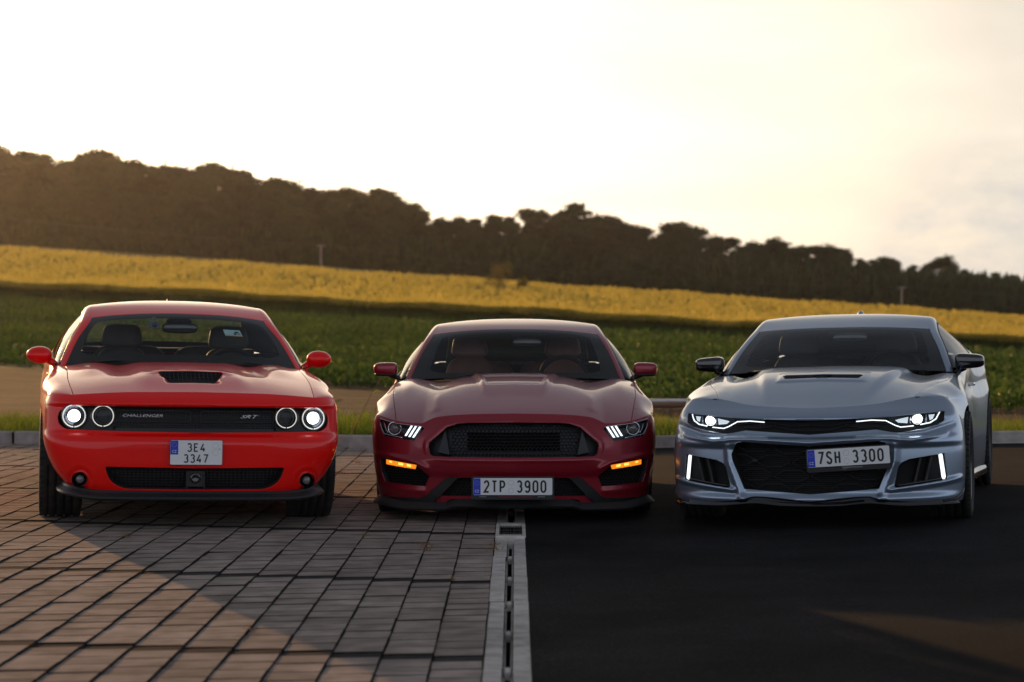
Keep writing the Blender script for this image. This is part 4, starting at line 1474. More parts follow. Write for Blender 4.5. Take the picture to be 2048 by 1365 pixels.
    def wiper(s, pts, name='wiper'):
        m = MB().tube(pts, [.008, .007, .006, .006][:len(pts)] if len(pts) <= 4 else .006, 6)
        return m.build(name, 'trim_black', s.root, True)
    def rear_end(s, L, zdeck, taillamp):
        """boot lid, rear bumper and tail lamps"""
        P = s.P
        yw = P['green'][-1][0]; 
        xs = np.linspace(-1, 1, 30); ys = np.linspace(P['green'][-1][0] - .16, L - .12, 14)
        G = np.zeros((14, 30, 3))
        for j, y in enumerate(ys):
            xh, zh = (float(a) for a in s.topedge(y))
            G[j, :, 0] = xs * (xh - .004); G[j, :, 1] = y
            G[j, :, 2] = zh + (zdeck - float(s.fbelt(ys[-1]))) * (1 - xs**4) * sstep(0, .3, (y - ys[0])) 
        V, F = flange(G.reshape(-1, 3), grid_faces(30, 14), .02, .003, ref=(0, L, -2))
        part('boot_lid', V, F, s.paint, s.root)
        # rear bumper: plan-curved wall
        zt_ = float(s.fbelt(L - .12))
        zz = np.array([.24, .30, .42, .55, .62, zt_ - .12, zt_ - .03, zt_])
        yy = np.array([L - .10, L - .03, L, L - .01, L - .05, L - .06, L - .05, L - .12])
        th = np.linspace(-1, 1, 61)
        G = np.zeros((len(zz), 61, 3))
        for j, z in enumerate(zz):
            W = float(s.sidex(L - .5, min(z, float(s.fzt(L-.5))))) if z < zt_ - .02 else float(s.topedge(L-.12)[0])
            a = 1 - (1 - np.abs(th)) ** 2.0
            g = 1 - np.maximum(1 - a**4, 0) ** .25
            G[j, :, 0] = np.sign(th) * a * W; G[j, :, 1] = yy[j] - (yy[j] - (L - .5)) * g; G[j, :, 2] = z
        V, F = flange(G.reshape(-1, 3), grid_faces(61, len(zz)), .02, .003, ref=(0, L - 1, .5))
        part('rear_bumper', V, F, s.paint, s.root)
        for sd in (-1, 1):
            for c0, c1 in taillamp:
                MB().box((sd*(c0+c1)/2, L - .062, zt_ - .13), (c1 - c0, .04, .10)).build('tail_lamp', 'red_lens', s.root)
        MB().box((0, L - .0, .50), (.52, .015, .11)).build('rear_plate', 'plate_white', s.root)
    def mirror_box(s, side, c, size, stalk, mat, p=2.6, capmat=None, foot=None, taper=0.15, split=None):
        mr = empty('side_mirror', (0, 0, 0)); mr.parent = s.root
        m = MB().ellipsoid((0, 0, 0), (size[0], size[1], size[2]), 30, 18, p)
        V = m.V[-1]
        k = (V[:, 0] * side / size[0] + 1) / 2                        # 1 = outboard
        V[:, 2] *= 1 - taper * k
        V[:, 1] = np.where(V[:, 1] > 0, V[:, 1] * .55, V[:, 1])
        V += c
        m.build('housing', mat, mr, True)
        MB().ellipsoid((c[0], c[1] + size[1]*.5, c[2]), (size[0]*.86, .012, size[2]*.82), 24, 10, p).build('mirror_glass', 'chrome', mr, True)
        if split:
            m = MB().ellipsoid((c[0], c[1], c[2] - size[2]*.80), (size[0]*.93, size[1]*.86, size[2]*.30), 24, 8, p)
            m.build('lower_shell', split, mr, True)
        m = MB().tube(stalk[0], stalk[1], 10)
        V = m.V[-1]
        m.build('stalk', capmat or mat, mr, True)
        return mr
    def plate(s, c, w, h, lines, rot=None, frame=None, single=True):
        pl = empty('license_plate', (0, 0, 0)); pl.parent = s.root; pl.location = c
        if rot is not None: pl.rotation_euler = rot
        def rr_(w, h, r, y0, y1, mat, nm, par=pl, cx=0, cz=0):
            q = rounded([(-w/2, -h/2), (w/2, -h/2), (w/2, h/2), (-w/2, h/2)], r, 3) + [cx, cz]
            return MB().prism([tuple(a) for a in q], y0, y1).build(nm, mat, par)
        if frame: rr_(w + frame[0], h + frame[1], .012, -.002, .014, 'trim_black', 'frame', pl, 0, frame[2])
        rr_(w, h, .009, -.0045, .0, 'plate_ink', 'plate_edge')
        rr_(w - .004, h - .004, .008, -.0062, -.004, 'plate_white', 'plate_sheet')
        return pl

def arc(cx, cz, rx, rz, a0, a1, n=10):
    return [(cx + rx*math.cos(R(a0 + (a1-a0)*k/n)), cz + rz*math.sin(R(a0 + (a1-a0)*k/n))) for k in range(n+1)]
# centre lines of the plate characters in a box 1 wide, 1.75 high
GLYPH = {
    '0': [arc(.5, 1.25, .5, .5, 0, 180) + arc(.5, .5, .5, .5, 180, 360) + [(1, 1.25)]],
    '3': [arc(.48, 1.30, .46, .45, 150, -55) + [(.52, .95)], [(.52, .95)] + arc(.5, .48, .5, .48, 75, -150)],
    '9': [arc(.5, 1.26, .5, .49, 0, 360), [(1, 1.26), (1, .55)] + arc(.5, .5, .5, .5, 0, -150)],
    '2': [arc(.5, 1.27, .48, .48, 165, -25) + [(.0, .02), (1, .02)]],
    '4': [[(.66, 1.75), (.0, .46), (1.02, .46)], [(.74, .86), (.74, 0)]],
    '7': [[(0, 1.72), (1, 1.72), (.30, 0)]],
    'E': [[(.95, 1.72), (.05, 1.72), (.05, .03), (.95, .03)], [(.05, .92), (.75, .92)]],
    'T': [[(0, 1.72), (1, 1.72)], [(.5, 1.72), (.5, 0)]],
    'P': [[(.05, 0), (.05, 1.72), (.55, 1.72)] + arc(.55, 1.24, .44, .48, 90, -90) + [(.05, .76)]],
    'S': [arc(.5, 1.30, .46, .45, 20, 200) + [(.93, .62)] + arc(.5, .46, .48, .46, 15, -165)],
    'H': [[(.05, 1.75), (.05, 0)], [(.95, 1.75), (.95, 0)], [(.05, .90), (.95, .90)]],
}
def plate_text(parent, txt, cx, cz, h, w, y=-.0076, stroke=.150):
    n = len(txt); pitch = w / (n - .22); gw = pitch * .76
    sz = h / 1.75; hw = stroke * h / 2 * 1.0
    for i, ch in enumerate(txt):
        x0 = cx - w/2 + i*pitch
        V = []; F = []
        for ln in GLYPH[ch]:
            P = np.array([(x0 + hw + a*(gw - 2*hw), cz - h/2 + hw*.0 + hw*.6 + b/1.75*(h - hw*1.2)) for a, b in ln])
            o = len(V)
            P = P[np.concatenate([[True], np.linalg.norm(np.diff(P, axis=0), axis=1) > 1e-5])]
            for k in range(len(P)):
                a = P[k] - P[k-1] if k > 0 else P[k+1] - P[k]
                b = P[k+1] - P[k] if k < len(P)-1 else a
                a = a / (np.linalg.norm(a) + 1e-9); b = b / (np.linalg.norm(b) + 1e-9)
                t = a + b; t = t / (np.linalg.norm(t) + 1e-9)
                nn = np.array([-t[1], t[0]]); sc = 1 / max(.5, float(nn @ [-a[1], a[0]]))
                for q in (P[k] + nn*hw*sc, P[k] - nn*hw*sc): V.append((q[0], y, q[1]))
            for k in range(len(P)-1): F.append((o+2*k, o+2*k+1, o+2*k+3, o+2*k+2))
        # give each character a little height, like pressed paint
        n0 = len(V); V = V + [(a, b + .0008, c) for a, b, c in V]; F = F + [tuple(j + n0 for j in f[::-1]) for f in F]
        part('plate_character', V, F, 'plate_ink', parent, False)

def plate_marks(car, pl, w, h, single, a, b, seals):
    """blue band with stars and CZ, the characters, the two round seals"""
    bw = .046 if single else .047; bh = h - .008 if single else h * .56
    bz = 0 if single else h/2 - .004 - bh/2
    bx = -w/2 + .003 + bw/2
    MB().box((bx, -.0066, bz), (bw, .0015, bh)).build('blue_band', 'plate_blue', pl)
    m = MB()
    for i in range(12):
        t = 2*math.pi*i/12
        m.lathe([(0, -.0078), (.0016, -.0078), (.0016, -.007)], 6, 'y', (bx + .0135*math.cos(t), 0, bz + bh*.21 + .0135*math.sin(t)))
    m.build('star_ring', 'plate_star', pl)
    put_text(pl, 'country_lettering', 'CZ', (bx, -.0078, bz - bh*.28), .017, .028, 'plate_white_ink', bold=.01)
    for txt, x, z, hh, ww in (a, b):
        plate_text(pl, txt, x, z, hh, ww)
    for x, z, r in seals:
        m = MB(); t = np.linspace(0, 2*math.pi, 25)
        m.tube([(x + r*math.cos(q), -.0064, z + r*math.sin(q)) for q in t], .0006, 5, False)
        m.build('seal_ring', 'badge_metal', pl, True)
def mirrored(poly): return [(-x, z) for x, z in poly][::-1]
def full(half):
    """half outline from the centre line (x=0) out and back to the centre line"""
    return [(x, z) for x, z in half] + [(-x, z) for x, z in half[::-1] if x > 1e-6]
def disc_verts(c, r, n=32): 
    t = np.linspace(0, 2*math.pi, n, endpoint=False)
    return [(c[0] + r*math.cos(a), c[1] + r*math.sin(a)) for a in t]

def lip_sweep(car, name, prof, x1, mat, zref, n=80, endrise=None, parent=None):
    """a strip swept along the fascia's plan curve; prof: [(offset, z)], negative offset = forwards"""
    xs = x1 * (1 - (1 - np.abs(np.linspace(-1, 1, n))) ** 1.6) * np.sign(np.linspace(-1, 1, n))
    base = car.fy(xs, np.full(n, zref), False)
    dy = np.gradient(base, xs); nx = dy / np.sqrt(1 + dy*dy); ny = -1 / np.sqrt(1 + dy*dy)
    V = []; m = len(prof)
    for i in range(n):
        e = (endrise(abs(xs[i])) if endrise else 0)
        for off, z in prof:
            V.append((xs[i] - nx[i]*off, base[i] - ny[i]*off, z + e * (1 if z > prof[-1][1] + .0 else .8)))
    F = []
    for i in range(n-1):
        for j in range(m):
            F.append((i*m+j, i*m+(j+1) % m, (i+1)*m+(j+1) % m, (i+1)*m+j))
    F.append(tuple(range(m))); F.append(tuple((n-1)*m + j for j in range(m))[::-1])
    me = mesh_from(name, V, F, mat, False)
    return link(name, me, parent or car.root)

def tubes_on(car, lines, r, off, name, mat, parent=None, n=6, smooth=True, kind=None, step=.03):
    m = MB()
    for ln in lines:
        q = densify(ln, step, False)
        P = car.on(q[:, 0], q[:, 1], off)
        m.tube(list(P), r, n)
    kw = {'kind': kind} if kind else {}
    return m.build(name, mat, parent or car.root, smooth, **kw)

def lamp(car, name, x, z, r, off, lit, parent=None, halo=True, proj_r=.5, glow='lamp_glow'):
    """round lamp: bowl, halo ring, projector and cover glass"""
    root = empty(name, (0, 0, 0)); root.parent = parent or car.root
    y = float(car.fy(x, z)) + off
    sx = 1 if x > 0 else -1
    root.location = (x, y, z); root.rotation_euler = (0, 0, sx * -0.0)
    MB().lathe([(r*1.04, -.004), (r*1.04, .004), (r*.90, .012), (r*.72, .035), (r*.55, .05), (0, .055)], 40, 'y').build('bowl', 'reflector' if lit else 'lamp_black', root, True)
    MB().lathe([(r*1.06, .0), (r*1.10, -.006), (r*1.05, -.010), (r*.99, -.004)], 40, 'y').build('bezel', 'lamp_black', root, True)
    if halo:
        g = .30
        MB().lathe([(r*.885, -.002), (r*.91, -.008), (r*.955, -.007), (r*.975, .0)], 40, 'y', (0, 0, 0), -math.pi/2 + g*.2, 1.5*math.pi - g*.2).build('halo_ring', 'halo_glow', root, True)
    if lit:
        MB().lathe([(r*proj_r, .018), (r*proj_r*.9, .004), (r*proj_r*.55, -.006), (0, -.010)], 28, 'y').build('projector', glow, root, True)
        MB().lathe([(r*proj_r, .012), (r*proj_r*1.12, .006), (r*proj_r*1.15, .02), (r*.8, .03)], 28, 'y').build('projector_ring', 'chrome', root, True)
    else:
        MB().lathe([(r*.62, .01), (r*.60, .03), (r*.45, .04), (0, .042)], 28, 'y').build('inner_cup', 'lamp_black', root, True)
        MB().lathe([(r*.62, .012), (r*.70, .004), (r*.78, .014)], 28, 'y').build('cup_ring', 'rim_dark', root, True)
    MB().lathe([(r*1.03, -.006), (r*.8, -.014), (r*.4, -.019), (0, -.021)], 32, 'y').build('cover_glass', 'lens_glass', root, True)
    return root

def body_common(car, L, wb, wheel_r, wheel_w, track, doors, rim, steer=0.0, spokes=10, sillmat='trim_black'):
    P = car.P; r = car.root
    yf = P['arches'][0][0]; yr = P['arches'][1][0]
    for sd in (-1, 1):
        car.fender(sd, doors[0])
        o = car.side_panel('door', doors[0] + .0025, doors[1] - .0025, sd)
        hx = float(car.section(doors[1] - .22, np.array([1.05]))[0][0]); hz = float(car.fzt(doors[1]-.22))
        hc = car.section(doors[1] - .20, np.array([.92]))[0]
        MB().ellipsoid((sd*(hc[0]-.004), doors[1] - .20, hc[2]-.02), (.014, .09, .013), 14, 8, 3).build('handle', P.get('handlemat', car.paint), o, True)
        car.side_panel('quarter_panel', doors[1] + .0025, L - .5, sd, ny=50)
        for y, w_ in ((yf, wheel_w[0]), (yr, wheel_w[1])):
            car.wheel(sd * (track / 2 - w_ / 2 + (P.get('rearout', .0) if y == yr else 0)), y, wheel_r, w_, sd, rim, spokes=spokes, steer=steer if y == yf else 0.0, rr=wheel_r - P.get('sidewall', .10))
            xo = float(car.sidex(y, .6))
            car.liner(y, P['arches'][0][1] if y == yf else P['arches'][1][1], sd, xo)
        # sill skirt
        ys = np.linspace(yf + .42, yr - .42, 14)
        m = MB()
        xs = [float(car.sidex(y, .22)) for y in ys]
        V = []; F = []
        for y, x in zip(ys, xs):
            for dx, z in ((-.03, P['sill'] + .03), (.012, P['sill'] + .005), (.02, P['sill'] - .05), (-.06, P['sill'] - .055)):
                V.append((sd * (x + dx), y, z))
        for i in range(13):
            for j in range(3): F.append((i*4+j, i*4+j+1, (i+1)*4+j+1, (i+1)*4+j))
        m.add(V, F); m.build('side_skirt', sillmat, r, True)
    # floor pan with sump and cross members
    m = MB().box((0, (yf + yr)/2, .21), (1.36, yr - yf - .7, .06)).box((0, yf, .24), (1.0, .9, .12)).box((0, yr + .1, .27), (1.0, .9, .14)).box((0, L - .45, .32), (1.3, .5, .12))
    m.box((0, .42, .34), (1.30, .25, .20)).box((0, .75, .55), (1.05, .5, .35)).box((0, 1.52, .55), (1.5, .04, .60))
    m.tube([(-.72, yf, .33), (.72, yf, .33)], .03, 8); m.tube([(-.72, yr, .33), (.72, yr, .33)], .04, 8)
    for sx in (-.55, .55): m.tube([(sx, L - .35, .26), (sx, L + .0, .27)], .045, 12)
    m.build('underbody', 'matt_black', r)
# ================================================================== BRIGHT RED CAR
def hb_red(x, y):
    ax = np.abs(x)
    dome = 0.014 * sstep(.40, .27, ax) * sstep(.15, .6, y) * (1 - .4*sstep(1.0, 1.4, y))
    w = .150 + .35 * np.clip(y - .52, 0, .2)
    ramp = -0.034 * sstep(w + .035, w - .010, ax) * sstep(.34, .49, y) * sstep(.70, .52, y)
    lip = 0.012 * np.exp(-((y - .70) / .07) ** 2) * sstep(.30, .18, ax)
    flank = 0.014 * np.exp(-((ax - .62) / .10) ** 2) * sstep(.7, 1.25, y)
    valley = -0.012 * np.exp(-((ax - .44) / .07) ** 2) * sstep(.6, 1.1, y)
    return dome + ramp + lip + flank + valley
PA = dict(
    paint='paint_red', yj=.5, xhc=.752, ycw=1.60, hk=1.6, zmid=.5, sill=.20, zax=.36, sidewall=.105,
    N=[(.18, .05), (.23, .03), (.30, .012), (.42, .0), (.53, .0), (.565, .012), (.595, .055), (.70, .06), (.752, .05), (.765, .022), (.80, .05), (.85, .12)],
    W=[(.18, .68), (.23, .745), (.274, .80), (.35, .86), (.45, .905), (.56, .93), (.72, .927), (.80, .908), (.86, .87)],
    V=[(.18, .02), (.9, .02)], p=[(.18, 4.2), (.45, 4.2), (.6, 3.6), (.8, 3.0), (.9, 2.6)],
    zs=[(0, .846), (.4, .840), (.75, .818), (.93, .80)], zb=[(0, .234), (.45, .234), (.64, .237), (.76, .255), (.9, .30)],
    xh=[(.2, .752), (.8, .782), (1.3, .785), (1.62, .826), (1.9, .86), (3.5, .865), (4.1, .84), (4.9, .80)],
    zt=[(.5, .80), (1.6, .84), (3.0, .875), (5.0, .88)], bulge=[(.5, 0), (.93, .02), (1.6, -.01), (2.6, -.01), (3.88, .03), (4.6, -.02)],
    Wside=[(.18, .90), (.35, .925), (.55, .935), (.75, .93), (.83, .92), (1.0, .87)], m=[(.2, 2.1), (1.2, 2.3), (4, 2.2)],
    yR=[(0, 1.38), (.4, 1.42), (.8, 1.585), (.84, 1.60)], zR=[(0, .998), (.4, .99), (.8, .965)],
    belt=[(1.6, .965), (2.5, .99), (3.4, 1.02), (4.1, 1.03), (4.95, .98)],
    arches=[(.93, .385), (3.88, .385)], hbump=hb_red, handlemat='paint_red',
    bump=lambda x, z: 0.010 * np.exp(-((np.hypot(np.abs(x) - .70, z - .301) - .062) / .010) ** 2) - .004 * np.exp(-((np.hypot(np.abs(x) - .70, z - .301) - .085) / .012) ** 2),
    green=[(1.38, 1.00, 1.62, .79, .968, .828, 1.66, .963, .85, 1.66, .965),
           (1.69, 1.18, 1.90, .705, 1.15, .755, 1.94, 1.135, .87, 1.94, .985),
           (2.0, 1.336, 2.15, .607, 1.297, .680, 2.20, 1.275, .88, 2.20, .992),
           (2.6, 1.428, 2.6, .590, 1.388, .655, 2.62, 1.345, .885, 2.62, 1.0),
           (3.15, 1.42, 3.15, .575, 1.382, .645, 3.15, 1.34, .88, 3.15, 1.02),
           (3.5, 1.375, 3.42, .555, 1.345, .635, 3.45, 1.305, .875, 3.45, 1.03),
           (4.15, 1.11, 4.02, .62, 1.09, .72, 4.08, 1.06, .855, 4.08, 1.035)],
)
car = Car(PA, 'red_car', (-1.985, 13.6, float(lot_z(-1.985))), R(12), -0.0195, 'bright red muscle car with round lit headlights, leftmost of the three')
grille = rounded(full([(0, .758), (.79, .752), (.845, .715), (.848, .655), (.80, .604), (0, .596)]), [0.01, .05, .03, .04, .05, .01] + [.05, .04, .03, .05], 4)
grille = full([(0, .758)] + [tuple(q) for q in rounded([(0, .758), (.79, .753), (.846, .70), (.838, .635), (.79, .604), (0, .596)], [0, .05, .03, .03, .05, 0], 4)[5:-5]] + [(0, .596)])
intake = full([(0, .380)] + [tuple(q) for q in rounded([(0, .380), (.556, .386), (.525, .290), (.44, .244), (0, .243)], [0, .02, .05, .04, 0], 4)[5:-5]] + [(0, .243)])
fogs = [disc_verts((sx*.70, .301), .049) for sx in (-1, 1)]
car.fascia([grille, intake] + fogs)
scoop = rounded([(-.150, .505), (.150, .505), (.212, .665), (.195, .688), (-.195, .688), (-.212, .665)], .012, 2)
car.hood([scoop])
ho = None
# scoop: black mesh set back under the lip, with thin slats
g = MB(); V = []; F = []
for j, (y, dz) in enumerate(((.495, -.006), (.60, -.014), (.70, -.012))):
    for i, x in enumerate(np.linspace(-.23, .23, 13)): V.append((x, y, float(car.hoodz(x, y)) + dz - (.0 if j else .005)))
for j in range(2):
    for i in range(12): F.append((j*13+i, j*13+i+1, (j+1)*13+i+1, (j+1)*13+i))
sc = part('hood_scoop', V, F, 'matt_black', car.root)
m = MB()
for j in range(5):
    y = .525 + .033*j; xw = .150 + .39*(y - .505)
    m.tube([(-xw, y, float(car.hoodz(0, y)) - .013), (xw, y, float(car.hoodz(0, y)) - .013)], .003, 5)
for i in range(15):
    x = -.19 + .38*i/14
    m.tube([(x, .515 if abs(x) < .15 else .62, float(car.hoodz(x, .515 if abs(x) < .15 else .62)) - .012), (x, .685, float(car.hoodz(x, .685)) - .012)], .002, 4)
m.build('scoop_mesh', 'grille_black', sc, True, kind='stuff')
# grille panel and its frames
gp = car.patch('grille', [(x*1.02, .677 + (z - .677)*1.06) for x, z in grille], off=.045, mat='grille_black')
lines = []
for k in range(9): lines.append([(-.50, .625 + k*.014), (.50, .625 + k*.014)])
for k in range(51): lines.append([(-.50 + k*.02, .622), (-.50 + k*.02, .740)])
tubes_on(car, lines, .0022, .038, 'grille_mesh', 'trim_black', gp, 4, kind='stuff', step=.1)
for c0, c1 in ((-.490, -.030), (.030, .490)):
    q = rounded([(c0, .660), (c1, .660), (c1, .728), (c0, .728)], .018, 3)
    tubes_on(car, [np.concatenate([q, q[:1]])], .0045, .034, 'grille_frame', 'fin_grey', gp)
for sx in (-1, 1):
    MB().tube(list(car.on(np.array([sx*.50]*6), np.linspace(.61, .75, 6), .036)), .006, 6).build('grille_post', 'grille_black', gp, True)
y0 = float(car.fy(.33, .70)) + .022
put_text(gp, 'name_lettering', 'CHALLENGER', (-.325, y0, .698), .0175, .245, 'badge_metal', depth=.006, bold=.0, shear=.25)
put_text(gp, 'badge_lettering', 'SRT', (.335, y0, .697), .021, .115, 'badge_metal', depth=.006, bold=.01, shear=.5)
for sx in (-1, 1):
    lamp(car, 'headlight', sx*.742, .689, .073, .012, True, proj_r=.50)
    lamp(car, 'inner_headlight', sx*.567, .692, .068, .018, False)
    fo = empty('fog_light', (0, 0, 0)); fo.parent = car.root
    fo.location = (sx*.70, float(car.fy(.70, .301)) + .004, .301)
    MB().lathe([(.051, -.002), (.049, .004), (.046, .03), (.028, .036)], 32, 'y').build('bezel', 'gloss_black', fo, True)
    MB().lathe([(.030, .030), (.030, .010), (.025, .006)], 28, 'y').build('lens_ring', 'rim_dark', fo, True)
    MB().lathe([(.026, .012), (.018, .004), (0, .001)], 24, 'y').build('lens', 'fog_glass', fo, True)
# lower intake: black backing, fine slats, radar box in the middle
ig = car.patch('lower_grille', [(x*1.02, .311 + (z - .311)*1.08) for x, z in intake], off=.06, mat='matt_black')
lines = []
for k in range(8): lines.append([(-.53 + .03*(7-k)*.4, .253 + k*.017), (.53 - .03*(7-k)*.4, .253 + k*.017)])
for k in range(41): 
    x = -.50 + k*.025
    lines.append([(x, .25 if abs(x) < .45 else .29), (x, .378)])
tubes_on(car, lines, .0028, .045, 'intake_mesh', 'grille_black', ig, 4, kind='stuff', step=.1)
MB().box((0, .035, .312), (.105, .03, .095)).build('sensor_box', 'trim_black', ig)
MB().lathe([(.034, .02), (.030, .012), (.018, .016), (0, .018)], 24, 'y', (0, -.005, .318)).build('sensor_lens', 'gloss_black', ig, True)
for sx in (-.055, .055): MB().box((sx, .018, .305), (.006, .02, .11)).build('sensor_bracket', 'grille_black', ig)
# chin splitter
lip_sweep(car, 'front_splitter', [(.05, .240), (-.004, .236), (-.012, .222), (-.040, .200), (-.046, .188), (-.036, .176), (.06, .172)], .83, 'trim_black', .27, endrise=lambda x: .030 * float(sstep(.55, .83, x)) ** 1.3)
body_common(car, 5.02, 2.95, .36, (.275, .275), 1.90, (1.72, 3.02), 'rim_dark')
car.greenhouse(4.2)
car.cabin(1.75, .955, 'seat_dark', w=.76, bench=(3.25, 1.095, .60))
car.seat(-.385, 2.35, 1.252, .50, 'seat_dark'); car.seat(.385, 2.42, 1.25, .50, 'seat_dark')
car.steering(.375, 1.95, .925, .175)
car.rear_end(5.02, 1.03, [(.15, .80)])
for sx in (-1, 1):
    car.mirror_box(sx, (sx*.965, 1.76, 1.032), (.088, .075, .063), ([(sx*.80, 1.80, .925), (sx*.85, 1.785, .965), (sx*.905, 1.77, 1.005)], [.030, .022, .028]), 'paint_red', p=2.1, taper=.10)
# plate, two lines
yp = -.018
pl = car.plate((0, yp, .478), .322, .154, None)
MB().box((0, .008, 0), (.28, .016, .12)).build('plate_bracket', 'matt_black', pl)
plate_marks(car, pl, .322, .154, False, ('3E4', -.001, .031, .052, .113), ('3347', -.002, -.037, .052, .152), [(.117, .043, .0175), (.117, .0, .0175)])
MB().ellipsoid((.140, -.007, .022), (.005, .003, .005), 10, 6).build('plate_screw', 'badge_metal', pl, True)
# screen furniture
MB().ellipsoid((0, 1.96, 1.232), (.125, .018, .036), 24, 12, 3.5).build('cabin_mirror', 'gloss_black', car.root, True)
MB().ellipsoid((0, 2.06, 1.275), (.09, .07, .035), 20, 10, 2.5).build('mirror_mount', 'cabin_dark', car.root, True)
dc = MB().box((-.185, 1.90, 1.252), (.086, .03, .050)).box((-.185, 1.93, 1.29), (.03, .04, .03)).build('dash_camera', 'gloss_black', car.root)
MB().lathe([(.016, 0), (.017, -.006), (.012, -.008), (0, -.006)], 20, 'y', (-.178, 1.885, 1.254)).build('camera_lens', 'rim_dark', dc, True)
g = car.G
st = car.top_pt(np.array([.44, .62, .62, .44]), np.array([1.10, 1.10, 1.36, 1.36]), .006)
stk = part('windscreen_sticker', st, [(0, 1, 2, 3)], 'sticker_white', car.root, False)
a_, b_, c_, d_ = st
for u0, v0, u1, v1 in ((.52, .25, .70, .45), (.62, .5, .86, .72), (.78, .3, .92, .42)):
    q = [a_*(1-u)*(1-v) + b_*u*(1-v) + c_*u*v + d_*(1-u)*v + np.array([0, -.001, .001]) for u, v in ((u0, v0), (u1, v0), (u1, v1), (u0, v1))]
    part('sticker_print', q, [(0, 1, 2, 3)], 'cabin_dark', stk, False)
part('sticker_strip', [a_*(1-u)*(1-v) + b_*u*(1-v) + c_*u*v + d_*(1-u)*v + np.array([0, -.001, .001]) for u, v in ((0, 0), (1, 0), (1, .14), (0, .14))], [(0, 1, 2, 3)], 'plate_star', stk, False)
z = lambda x, y: float(car.hoodz(x, min(y, 1.6))) 
car.wiper([(-.10, 1.42, .998), (-.45, 1.47, 1.010), (-.62, 1.53, .995)])
car.wiper([(.10, 1.42, .998), (.45, 1.47, 1.006), (.66, 1.56, .985)])
MB().lathe([(0, .028), (.012, .022), (.020, 0)], 12, 'z', (-.02, 3.1, 1.424)).tube([(-.02, 3.1, 1.44), (-.02, 3.12, 1.475)], [.005, .003], 6).build('roof_antenna', 'trim_black', car.root, True)
RED = car
# ================================================================== DARK RED CAR
def hb_ruby(x, y):
    ax = np.abs(x)
    w = .215 + .10 * (y - .85)
    dome = 0.020 * sstep(w + .035, w, ax) * sstep(.45, .95, y)
    side = 0.012 * sstep(w + .30, w + .02, ax) * sstep(.3, .9, y)
    quad = -0.010 * sstep(w - .018, w - .028, ax) * sstep(.80, .815, y) * sstep(1.30, 1.22, y)
    valley = -0.022 * np.exp(-((ax - .52) / .11) ** 2) * sstep(.55, 1.35, y)
    flank = 0.010 * np.exp(-((ax - .74) / .06) ** 2) * sstep(.6, 1.2, y)
    crease = 0.006 * np.exp(-(np.abs(ax - (.52 + .0*y)) / .03) ** 2) * sstep(.25, .35, y) * sstep(.75, .5, y)
    return dome + side + quad + valley + flank + crease
BLAMP = [(.897, .668), (.78, .641), (.605, .624), (.588, .610), (.658, .526), (.773, .540), (.868, .553), (.896, .62)]
BSIDE = [(.892, .405), (.84, .410), (.640, .372), (.60, .335), (.553, .298), (.580, .231), (.65, .233), (.855, .247), (.880, .31)]
def bp_ruby(x, z):
    ax = np.abs(x); P = np.stack([ax, z], -1)
    sh = P.shape[:-1]; P = P.reshape(-1, 2)
    ridge = line_dist(P, [(.93, .432), (.84, .428), (.64, .388), (.57, .35)]).reshape(sh)
    gr = line_dist(P, [(0, .665), (.37, .655), (.455, .632), (.575, .515), (.58, .47), (.555, .43), (.42, .412), (0, .41)]).reshape(sh)
    lowr = line_dist(P, [(.60, .20), (.75, .205), (.9, .225)]).reshape(sh)
    return -.014 * np.exp(-(ridge / .016) ** 2) - .007 * np.exp(-(gr / .013) ** 2) - .010 * np.exp(-(lowr / .02) ** 2) + .012 * np.exp(-((ax - .60) / .05) ** 2) * np.exp(-((z - .47) / .05) ** 2)
